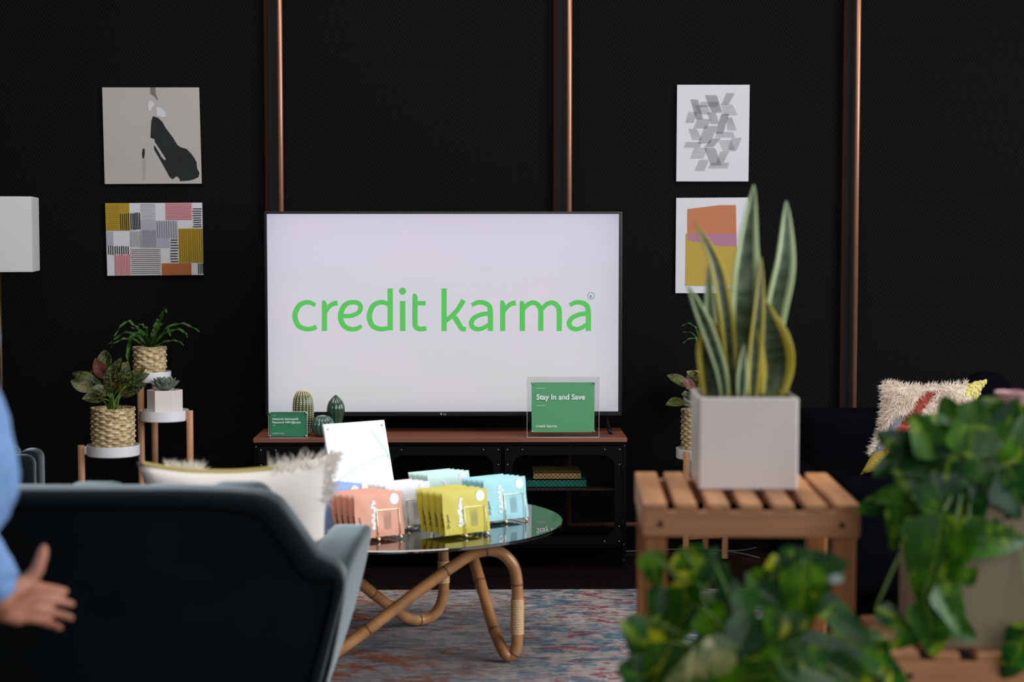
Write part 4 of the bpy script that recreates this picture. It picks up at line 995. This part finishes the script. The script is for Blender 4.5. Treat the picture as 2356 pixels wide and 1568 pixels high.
for x in (xr2-.55,xr2-.06):
    for y in (5.64,6.18): MB().tube([(x,y,.012),(x,y,.225)],[.011,.017],12).build('leg',BEECH,ac,smooth=True)

# ================================================================ FLOOR LAMP
YL=7.15
a=at(88,624,YL); b=at(-96,453,YL)
hl=(a.x-b.x)/2; cx=(a.x+b.x)/2
lamp=thing('floor_lamp','floor lamp with a square white shade at the left edge','lamp',(cx,YL,0))
SH=bpy.data.materials.new('linen_shade'); SH.use_nodes=True; N,L=nt(SH); bb=N['Principled BSDF']; bb.inputs['Base Color'].default_value=lin('e6e3e2'); bb.inputs['Roughness'].default_value=.9
tr_=N.new('ShaderNodeBsdfTranslucent'); tr_.inputs[0].default_value=lin('f0ece6'); mx=N.new('ShaderNodeMixShader'); mx.inputs[0].default_value=.3; L.new(bb.outputs[0],mx.inputs[1]); L.new(tr_.outputs[0],mx.inputs[2]); L.new(mx.outputs[0],N['Material Output'].inputs[0])
rz=Matrix.Translation((cx,YL,0))@Matrix.Rotation(R(9),4,'Z')
m=MB(); h_=hl*.93
for s_ in range(4):
    Mr=rz@Matrix.Rotation(s_*PI/2,4,'Z'); m.box((-h_,-h_,a.z),(h_,-h_+.004,b.z),Mr)
m.build('lamp_shade',SH,lamp,bevel=.002)
BR=mat('aged_brass','4a3818',.45,.9)
MB().tube([(cx,YL,.02),(cx,YL,b.z-.02)],.009,16).tube([(cx-h_,YL,b.z-.02),(cx+h_,YL,b.z-.02)],.003,8).tube([(cx,YL-h_,b.z-.02),(cx,YL+h_,b.z-.02)],.003,8).build('pole',BR,lamp,smooth=True)
MB().lathe([(.001,0),(.13,0),(.13,.012),(.02,.022),(.001,.022)],(cx,YL,0),40,cap=False).build('base',BR,lamp,smooth=True)
MB().sphere((cx,YL,(a.z+b.z)/2),.03,14,10).build('bulb',WHITEPL,lamp,smooth=True)

# ================================================================ WOODEN BENCHES
def bench(label,loc,rz_,W_,D,H,ns,sw,group=None,rh=.05):
    t=thing('slatted_stool',label,'stool',loc,rz_,group); Mx=wm(t)
    pitch=(W_-sw)/(ns-1)
    for i in range(ns):
        x=i*pitch; ww=sw*(1.12 if i in (0,ns-1) else 1); x-= (ww-sw if i==ns-1 else 0)
        MB().box((x,.004,H-.014),(x+ww,D-.004,H),Mx).build('slat',PINEW,t,bevel=.003)
    for y in (0,D-.022):
        MB().box((0,y,H-.014-rh),(W_,y+.022,H-.0145),Mx).build('rail',PINEX,t,bevel=.003)
        for i in range(ns):
            x=i*pitch+.003; 
    nb=MB()
    for i in range(ns):
        x=i*pitch-(sw*.12 if i==ns-1 else 0)
        nb.box((x+sw*.1,-.0008,H-.018),(x+sw*.92,.01,H-.0005),Mx)
    for x in (.0,W_-.022): MB().box((x,.0225,H-.014-rh),(x+.022,D-.0225,H-.0145),Mx).build('side_rail',PINEW,t,bevel=.003)
    for x in (.004,W_-.048):
        for y in (.0225,D-.0225-.03): MB().box((x,y,0),(x+.044,y+.03,H-.0145),Mx).build('leg',PINEZ,t,bevel=.004)
    for x in (.034,W_-.034): MB().tube([Mx@Vector((x,-.0015,H-.014-rh*.5)),Mx@Vector((x,.006,H-.014-rh*.5))],.0062,12).build('screw',mat('dark_screw','3a2216',.5),t,smooth=True)
    for y in (.03,D-.05): MB().box((.047,y,.17),(W_-.047,y+.018,.2),Mx).build('stretcher',PINEX,t,bevel=.003)
    return t
f0=at(1479,1158,3.3); H1=f0.z
b1=bench('bamboo slatted stool holding the white square pot, right of the coffee table',(f0.x,3.3,0),R(-3),.414,.45,H1,7,.0415)
f1=at(2050,1503,3.0)
b2=bench('lower bamboo slatted stool under the large beige pot, bottom right corner',(f1.x,3.0,0),R(-2),.50,.31,f1.z,7,.0455)
def square_pot(t,x,y,z,w_,h,rz_,m,wall=.008):
    Mx=Matrix.Translation((x,y,z))@Matrix.Rotation(rz_,4,'Z'); o=MB(); s=w_
    V=[(0,0),(s,0),(s,s),(0,s)]; q=wall
    I=[(q,q),(s-q,q),(s-q,s-q),(q,s-q)]
    b=len(o.v)
    for (a_,c_),zz in [(p,0) for p in V]+[(p,h) for p in V]+[(p,h) for p in I]+[(p,h*.5) for p in I]: o.v.append(Mx@Vector((a_,c_,zz)))
    o.face([3,2,1,0])
    for k in range(3):
        for i in range(4): j=(i+1)%4; o.face([4*k+i,4*k+j,4*k+4+j,4*k+4+i])
    o.face([12,13,14,15])
    p=o.build('pot',m,t,bevel=.007 if w_<.22 else .005,bseg=3)
    def fn(a_,c_): 
        v=Mx@Vector((q+a_*(s-2*q),q+c_*(s-2*q),h-.018)); v.z+=.01*noise.noise(v*30); return v
    MB().grid(fn,16,16).build('soil',SOIL,t,smooth=True)
    return Mx
# snake plant
pf=on(1607,1126,H1+.0005); PWD=.2
pot1=thing('potted_snake_plant','tall yellow-edged snake plant in a white square pot on the bamboo stool','potted plant',(pf.x+.1,pf.y+.1,H1+.0006))
zp=H1+.0006; hp=at(1700,908,3.53).z-zp
square_pot(pot1,pf.x,pf.y,zp,PWD,hp,R(-2),CERAM)
def snake(pts,W_,m,tw=0,yaw=0,wmid=.5):
    mb=MB(); q=smooth_path(pts,8); k=len(q)
    def fn(a_,t):
        i=min(int(t*(k-1)+.5),k-1); T=(q[min(k-1,i+1)]-q[max(0,i-1)]).normalized(); g=yaw+tw*t; sd=Vector((math.cos(g),math.sin(g),0)); sd=(sd-T*sd.dot(T)).normalized(); n=sd.cross(T)
        w_=W_*(.62+.38*math.sin(PI*min(1,t/(2*wmid))) if t<wmid else max(.0,(1-((t-wmid)/(1-wmid))**1.8)))+.0006
        x=(a_-.5)*w_; return q[i]+sd*x-n*(w_*.18*(1-4*(a_-.5)**2))
    mb.grid(fn,8,k-1); o=mb.build('leaf',m,pot1,smooth=True); s_=o.modifiers.new('t','SOLIDIFY'); s_.thickness=.003; s_.offset=0
def Z(l,Y=3.63): return [at(u,v,Y+d) for u,v,d in l]
snake(Z([(1712,915,0),(1712,800,-.01),(1716,680,-.02),(1722,560,-.02),(1735,425,-.02)]),.066,SNAKEP,.15,.1,.45)
snake(Z([(1688,915,-.03),(1680,800,-.04),(1668,700,-.05),(1645,600,-.05),(1597,507,-.05)]),.034,SNAKE,.3,.2,.6)
snake(Z([(1668,915,-.05),(1658,850,-.06),(1630,765,-.07),(1605,705,-.08),(1582,655,-.08)]),.026,SNAKEP,.3,-.2,.5)
snake(Z([(1650,915,.03),(1640,820,.03),(1634,720,.03),(1630,605,.03)]),.038,SNAKEP,.2,.3,.4)
snake(Z([(1755,915,.02),(1772,800,.02),(1785,720,.01),(1808,600,0),(1810,462,.02)]),.050,SNAKEP,.3,.0,.62)
snake(Z([(1775,915,-.03),(1788,850,-.03),(1782,790,-.04),(1768,735,-.04),(1762,690,-.03)]),.075,SNAKE,.25,.0,.4)
snake(Z([(1640,915,-.02),(1638,840,-.02),(1636,780,-.02),(1632,730,-.02)]),.064,SNAKE,.1,.1,.5)
snake(Z([(1732,915,-.05),(1738,820,-.05),(1748,700,-.05),(1752,590,-.03)]),.032,SNAKE,.3,.2,.4)
snake(Z([(1672,915,.04),(1676,780,.04),(1680,660,.04)]),.045,SNAKE,.2,-.1,.4)
snake(Z([(1705,915,-.06),(1708,860,-.06),(1712,790,-.05)]),.022,SNAKEP,.2,-.1,.4)
# moss around the base
ms=MB()
for i in range(260):
    u=random.uniform(.1,1.0); p=Vector((pf.x+.012+u*.176,pf.y+random.uniform(.015,.18),zp+hp-.02)); fur(ms,p,(random.uniform(-.2,.6),-.2,1),.024 if u<.6 else .034,.002,.6,.7,3)
ms.build('moss',mat('olive_moss','77762a',.9),pot1,smooth=True)

# pothos helper: leaves at real places, each with a petiole back to the pot
def pothos(t,root,specs,m,mats,Yb):
    groups={k:MB() for k in range(len(mats))}; st=MB()
    for s in specs:
        u,v,L_,W_,ang,dY,mi=s[:7]; Y=Yb+dY; lift=s[7] if len(s)>7 else random.uniform(-.5,.5)
        sc_=Y/F; c=at(u,v,Y); g=R(ang); d=Vector((math.cos(g),lift*-.7,math.sin(g))).normalized(); L=L_*sc_; Wd=W_*sc_
        n=Vector((random.uniform(-.35,.35),-1,random.uniform(.2,.9)))
        b=c-d*L*.5
        leaf(groups[mi],b,d,n,L*1.05,Wd*1.15,random.uniform(.2,.7),random.uniform(.1,.3),'heart',6,9)
        mid=b.lerp(root,.5)+Vector((0,0,.05 if b.z>root.z-.02 else .10)); rr=root+Vector((random.uniform(-.03,.03),random.uniform(-.03,.03),0))
        st.tube(smooth_path([rr,mid,b],5),.0022,5)
    for k_,g_ in groups.items():
        if g_.v: g_.build('foliage' if k_==0 else 'foliage',mats[k_],t,smooth=True)
    st.build('stems',STEMG,t,smooth=True)
BEIGE_SHADED=mat('beige_ceramic_shaded','8d7b60',.5)  # beige darkened in the colour to carry the shade of the leaves
zz=f1.z+.0006
pr=on(2125,1491,zz)
pot2=thing('potted_pothos','trailing pothos with broad green leaves in a large beige pot, lower right','potted plant',(pr.x+.12,pr.y+.12,zz))
h2=at(2205,1160,pr.y).z-zz
Mx=square_pot(pot2,pr.x,pr.y,zz,.265,h2,R(-4),BEIGE_SHADED,.009)
root=Mx@Vector((.125,.125,h2-.02))
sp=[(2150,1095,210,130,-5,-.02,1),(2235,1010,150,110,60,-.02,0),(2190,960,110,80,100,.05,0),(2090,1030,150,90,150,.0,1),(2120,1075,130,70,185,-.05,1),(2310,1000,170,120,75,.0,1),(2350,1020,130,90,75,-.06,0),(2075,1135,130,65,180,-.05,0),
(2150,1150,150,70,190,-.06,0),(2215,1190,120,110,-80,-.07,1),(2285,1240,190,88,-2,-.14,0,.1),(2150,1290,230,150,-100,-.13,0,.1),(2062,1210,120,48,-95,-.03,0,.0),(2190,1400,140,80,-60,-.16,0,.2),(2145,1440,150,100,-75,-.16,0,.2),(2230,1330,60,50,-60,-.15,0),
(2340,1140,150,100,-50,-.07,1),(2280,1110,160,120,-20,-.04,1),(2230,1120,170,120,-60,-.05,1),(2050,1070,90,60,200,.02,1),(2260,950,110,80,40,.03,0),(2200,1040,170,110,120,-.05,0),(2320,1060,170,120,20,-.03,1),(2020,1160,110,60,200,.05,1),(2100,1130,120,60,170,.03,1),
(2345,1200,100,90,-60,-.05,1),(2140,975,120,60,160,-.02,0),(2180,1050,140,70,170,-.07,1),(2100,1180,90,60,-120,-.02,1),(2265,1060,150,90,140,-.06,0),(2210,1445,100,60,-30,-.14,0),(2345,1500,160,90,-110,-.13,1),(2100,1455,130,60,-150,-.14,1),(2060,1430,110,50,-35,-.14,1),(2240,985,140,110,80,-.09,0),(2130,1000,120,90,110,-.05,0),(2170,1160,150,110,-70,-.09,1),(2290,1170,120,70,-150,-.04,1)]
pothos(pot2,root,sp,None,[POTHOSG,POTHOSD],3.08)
# pink rose
rc=at(2335,925,3.35)
rs=thing('pink_rose','pale pink rose standing among the pothos leaves at the right edge','flower',(rc.x,rc.y,rc.z-.25),0)
ro=MB()
for ring_,(n_,r0,hh,op) in enumerate(((3,.008,.030,.1),(4,.015,.033,.25),(5,.023,.034,.45),(6,.030,.033,.75))):
    for k in range(n_):
        g0=2*PI*(k+ring_*.4)/n_
        def fn(a_,b_):
            g=g0+(a_-.5)*2*PI/n_*1.35; rr=r0*(.35+.65*math.sin(b_*PI*.55))+op*.012*b_**3; return rc+Vector((rr*math.cos(g),rr*math.sin(g),-.012+hh*b_*(1-.18*(2*a_-1)**2)))
        ro.grid(fn,6,7)
ro.build('petals',mat('pink_petal','e3b4b4',.6),rs,smooth=True)
MB().tube(smooth_path([rc-Vector((0,0,.012)),rc-Vector((-.01,0,.1)),Vector((root.x+.03,root.y+.02,zz+h2-.03))],6),.0025,8).build('stem',STEMG,rs,smooth=True)
# front pothos in a tall planter
c0=at(1730,1640,2.75)
pot3=thing('potted_pothos','bushy variegated pothos at the bottom edge in front of the bamboo stool','potted plant',(c0.x,2.75,0))
hz3=c0.z
MB().lathe([(.001,0),(.11,0),(.115,.01),(.14,hz3),(.13,hz3),(.125,hz3-.03),(.001,hz3-.03)],(c0.x,2.75,0),40,cap=False).build('planter',CERAM,pot3,smooth=True,angle=40)
MB().lathe([(.124,hz3-.028),(.001,hz3-.024)],(c0.x,2.75,0),24,cap=False).build('soil',SOIL,pot3)
root=Vector((c0.x,2.75,hz3-.03))
VARG=leafmat('pothos_leaf_cream','5a7236','b4b06c','d8d49a','pothos')
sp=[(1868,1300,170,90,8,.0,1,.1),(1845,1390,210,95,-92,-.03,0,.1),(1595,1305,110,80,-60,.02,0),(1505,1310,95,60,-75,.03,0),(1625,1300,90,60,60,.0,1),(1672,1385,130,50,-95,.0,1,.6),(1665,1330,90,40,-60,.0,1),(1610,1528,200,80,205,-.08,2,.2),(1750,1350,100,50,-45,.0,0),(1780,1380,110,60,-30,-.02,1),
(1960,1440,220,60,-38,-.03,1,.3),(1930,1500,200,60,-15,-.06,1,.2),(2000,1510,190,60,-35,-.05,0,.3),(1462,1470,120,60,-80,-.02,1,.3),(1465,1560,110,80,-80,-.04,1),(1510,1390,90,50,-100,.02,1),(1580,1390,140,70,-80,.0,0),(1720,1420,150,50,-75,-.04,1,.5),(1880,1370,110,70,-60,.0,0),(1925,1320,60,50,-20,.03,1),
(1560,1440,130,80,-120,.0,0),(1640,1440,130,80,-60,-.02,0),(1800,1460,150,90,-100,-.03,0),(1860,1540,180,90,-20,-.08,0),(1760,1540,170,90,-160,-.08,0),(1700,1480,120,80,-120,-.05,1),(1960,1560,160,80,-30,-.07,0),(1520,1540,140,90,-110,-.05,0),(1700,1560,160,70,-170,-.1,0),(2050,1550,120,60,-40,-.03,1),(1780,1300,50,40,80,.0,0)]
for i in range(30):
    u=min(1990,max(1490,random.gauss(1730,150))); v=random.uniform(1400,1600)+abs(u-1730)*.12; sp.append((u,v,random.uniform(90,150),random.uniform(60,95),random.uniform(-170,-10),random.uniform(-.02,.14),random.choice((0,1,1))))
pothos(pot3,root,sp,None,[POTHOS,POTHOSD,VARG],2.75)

# floor cable
cb=MB(); z=.006
pts=[on(u,v,z) for u,v in ((1430,1268),(1480,1266),(1560,1263),(1640,1265),(1700,1266),(1740,1259))]
cb.tube(smooth_path(pts,6),.003,8)
pts=[on(u,v,z+.001) for u,v in ((1690,1272),(1705,1268),(1735,1280),(1750,1282))]
cb.tube(smooth_path([on(1640,1265,z),on(1690,1270,z),on(1712,1274,z),on(1748,1283,z)],6),.003,8)
o=cb.build('power_cable',mat('grey_cable','7a7a7c',.5),None,smooth=True); tag(o,'thin grey power cable lying on the dark floor near the wall','cable')

# ================================================================ PERSON (left edge, seen from chest to hand)
SKIN=mat('skin','b5765c',.5,var=.08,vscale=20,bump=.04,bscale=60); SHIRT=mat('blue_chambray','7d9fd0',.85,var=.08,vscale=12,bump=.15,bscale=30); TROU=mat('navy_trousers','10131c',.9); HAIR=mat('dark_hair','1d1512',.7,bump=.4,bscale=90); SHOE=mat('dark_leather','1a1310',.4)
def limb(mb,pts,rad,n=14):
    pts=[Vector(p) for p in pts]
    for i in range(len(pts)-1):
        a_,b_=pts[i],pts[i+1]; ra,rb=rad[i],rad[i+1]
        k=3; mb.tube([a_.lerp(b_,j/k) for j in range(k+1)],[ra+(rb-ra)*j/k for j in range(k+1)],n)
    for p,r__ in zip(pts,rad): mb.sphere(p,r__,n,10)
def remesh(mb,name,m,parent,vox,sm=4):
    o=mb.build(name,m,parent,smooth=True); q=o.modifiers.new('r','REMESH'); q.mode='VOXEL'; q.voxel_size=vox; q.use_smooth_shade=True
    q=o.modifiers.new('s','SMOOTH'); q.iterations=sm; q.factor=.5; return o
PX,PY=-.89,2.58
per=thing('person','person in a blue shirt at the left edge, hand open','person',(PX,PY,0))
bd=MB()
# torso, neck, head (faces right, +x)
limb(bd,[(PX-.01,PY,.98),(PX+.005,PY,1.12),(PX,PY,1.28),(PX-.01,PY,1.40)],[.115,.112,.118,.095])
for s_ in (-1,1):
    limb(bd,[(PX,PY+s_*.07,.95),(PX,PY+s_*.10,1.30),(PX-.01,PY+s_*.17,1.41)],[.10,.09,.055])
    limb(bd,[(PX-.01,PY+s_*.09,.92),(PX+.005,PY+s_*.10,.50),(PX-.02,PY+s_*.10,.10)],[.095,.062,.040])
    limb(bd,[(PX-.02,PY+s_*.10,.06),(PX+.10,PY+s_*.115,.045),(PX+.15,PY+s_*.12,.04)],[.038,.035,.028])
limb(bd,[(PX-.01,PY,1.42),(PX+.01,PY,1.54)],[.062,.056])
bd.sphere((PX+.015,PY,1.645),.088,20,14,(1.08,.86,1.25)); bd.sphere((PX+.055,PY,1.60),.055,14,10,(1,.9,1.0))
bd.tube([(PX+.10,PY,1.655),(PX+.122,PY,1.628),(PX+.10,PY,1.618)],[.008,.014,.010],10)
for s_ in (-1,1): bd.sphere((PX+.005,PY+s_*.078,1.645),.026,10,8,(.7,.35,1.2))
limb(bd,[(PX+.103,PY-.02,1.592),(PX+.106,PY+.02,1.592)],[.008,.008],8)
SHL=Vector((PX-.01,PY+.19,1.38)); ELB=Vector((PX-.035,PY+.22,1.06)); WR=at(-4,1378,2.77)
limb(bd,[SHL,ELB,WR],[.056,.043,.027])
SHR=Vector((PX-.01,PY-.19,1.38)); limb(bd,[SHR,(PX-.10,PY-.24,1.08),(PX-.02,PY-.26,.84)],[.056,.043,.027])
# hand: x along the fingers, y towards the thumb, z out of the palm
hx=Vector((.36,.90,-.25)).normalized(); hy=Vector((.30,.15,1)); hy=(hy-hx*hy.dot(hx)).normalized(); hz_=hx.cross(hy).normalized()
if hz_.y>0: hz_=-hz_
def H(o,x,y,z): return o+hx*x*.92+hy*y*.95+hz_*z
def hand(o,hx_scale=1):
    q=o
    for y0,y1,r0,r1 in ((.020,.0275,.0155,.0120),(.007,.0092,.016,.0120),(-.007,-.0095,.016,.0115),(-.020,-.0275,.015,.0110)):
        limb(bd,[H(q,.0,y0*.7,0),H(q,.045,y0,.001),H(q,.085,y1,.002)],[.019,r0,r1],12)
    limb(bd,[H(q,.01,-.02,.004),H(q,.05,-.028,.008)],[.017,.013],12)     # heel of the hand
    limb(bd,[H(q,.01,.018,.008),H(q,.042,.034,.012)],[.018,.015],12)     # thumb mount
    F_=((.0275,[.034,.024,.019],(.02,.16,.30),.0084),(.0092,[.039,.027,.020],(.16,.42,.62),.0086),(-.0095,[.035,.025,.020],(.42,.85,1.1),.0082),(-.0275,[.027,.020,.018],(.6,1.1,1.5),.0074))
    for i,(y,Ls,cu,r0) in enumerate(F_):
        p=H(q,.086,y,.002); pts=[p]; spread=(.0,.0,-.01,-.02)[i]
        for L_,c_ in zip(Ls,cu):
            d=hx*math.cos(c_)+hz_*math.sin(c_)+hy*spread; d.normalize(); p=p+d*L_*.92; pts.append(p)
        limb(bd,pts,[r0*1.12,r0*1.02,r0*.95,r0*.8],10)
    limb(bd,[H(q,.038,.030,.010),H(q,.050,.058,.016),H(q,.054,.080,.014),H(q,.062,.096,.008)],[.0145,.0115,.0105,.0085],12)
hand(WR+hx*.008)
hr=Vector((PX-.02,PY-.26,.84)); sx=hx.copy(); hx=Vector((.25,0,-1)).normalized(); hy=Vector((1,0,.25)).normalized(); hz_=Vector((0,1,0)); hand(hr)
body=remesh(bd,'body',SKIN,per,.0042,3)
sh=MB()
limb(sh,[(PX+.02,PY,.965),(PX+.05,PY,1.014),(PX+.028,PY,1.12),(PX+.03,PY,1.23),(PX+.01,PY,1.33),(PX-.01,PY,1.41)],[.125,.146,.132,.134,.125,.105],22)
for s_ in (-1,1): limb(sh,[(PX+.0,PY+s_*.06,.97),(PX,PY+s_*.11,1.28),(PX-.01,PY+s_*.18,1.405)],[.12,.10,.068],18)
limb(sh,[(PX-.005,PY,1.43),(PX,PY,1.475)],[.075,.07],16)
for path_ in ([SHL,ELB,WR-(WR-ELB).normalized()*.035],[SHR,(PX-.10,PY-.24,1.08),(PX-.035,PY-.255,.89)]): limb(sh,path_,[.072,.062,.046],16)
so=remesh(sh,'shirt',SHIRT,per,.008,6)
dt=bpy.data.textures.new('folds','CLOUDS'); dt.noise_scale=.09; q=so.modifiers.new('d','DISPLACE'); q.texture=dt; q.strength=.03; q.mid_level=.5; q.texture_coords='LOCAL'
cu=MB(); dcu=(WR-ELB).normalized(); w0=WR-dcu*.02
cu.tube([w0-dcu*.062,w0-dcu*.03,w0,w0+dcu*.002,w0-dcu*.01],[.044,.048,.047,.042,.036],24,cap=False).build('cuff',SHIRT,so,smooth=True)
tm=MB()
for s_ in (-1,1): limb(tm,[(PX-.02,PY+s_*.075,.95),(PX-.005,PY+s_*.10,.50),(PX-.02,PY+s_*.105,.09)],[.125,.085,.062],18)
limb(tm,[(PX-.02,PY-.05,.97),(PX-.02,PY+.05,.97)],[.125,.125],18)
remesh(tm,'trousers',TROU,per,.009,5)
hm=MB(); hm.sphere((PX-.004,PY,1.668),.095,20,14,(1.06,.92,1.2)); hh_=hm
hm2=MB()
for f_ in range(1): pass
me_=hm; 
hb=MB()
def hf(a_,b_):
    g=2*PI*a_; lat=PI*(.5-.5*b_)+0; zc_=math.sin(R(90)-b_*R(105)); rr=math.cos(R(90)-b_*R(105)); fx=math.cos(g)
    cutp=.55 if fx>.3 else 0
    zc2=max(zc_,cutp*.9); 
    return (PX+.003+.1*rr*math.cos(g)*(.96 if fx>0 else 1.05),PY+.083*rr*math.sin(g),1.66+.118*zc2)
hb.grid(hf,28,14).build('hair',HAIR,per,smooth=True)
for s_ in (-1,1):
    MB().sphere((PX+.098,PY+s_*.03,1.648),.011,10,8).build('eye',mat('eye_white','e8e4e0',.3),per,smooth=True)
    limb_=MB(); limb(limb_,[(PX-.03,PY+s_*.105,.055),(PX+.08,PY+s_*.115,.05),(PX+.155,PY+s_*.12,.045)],[.05,.047,.038],14); remesh(limb_,'shoe',SHOE,per,.008,3)
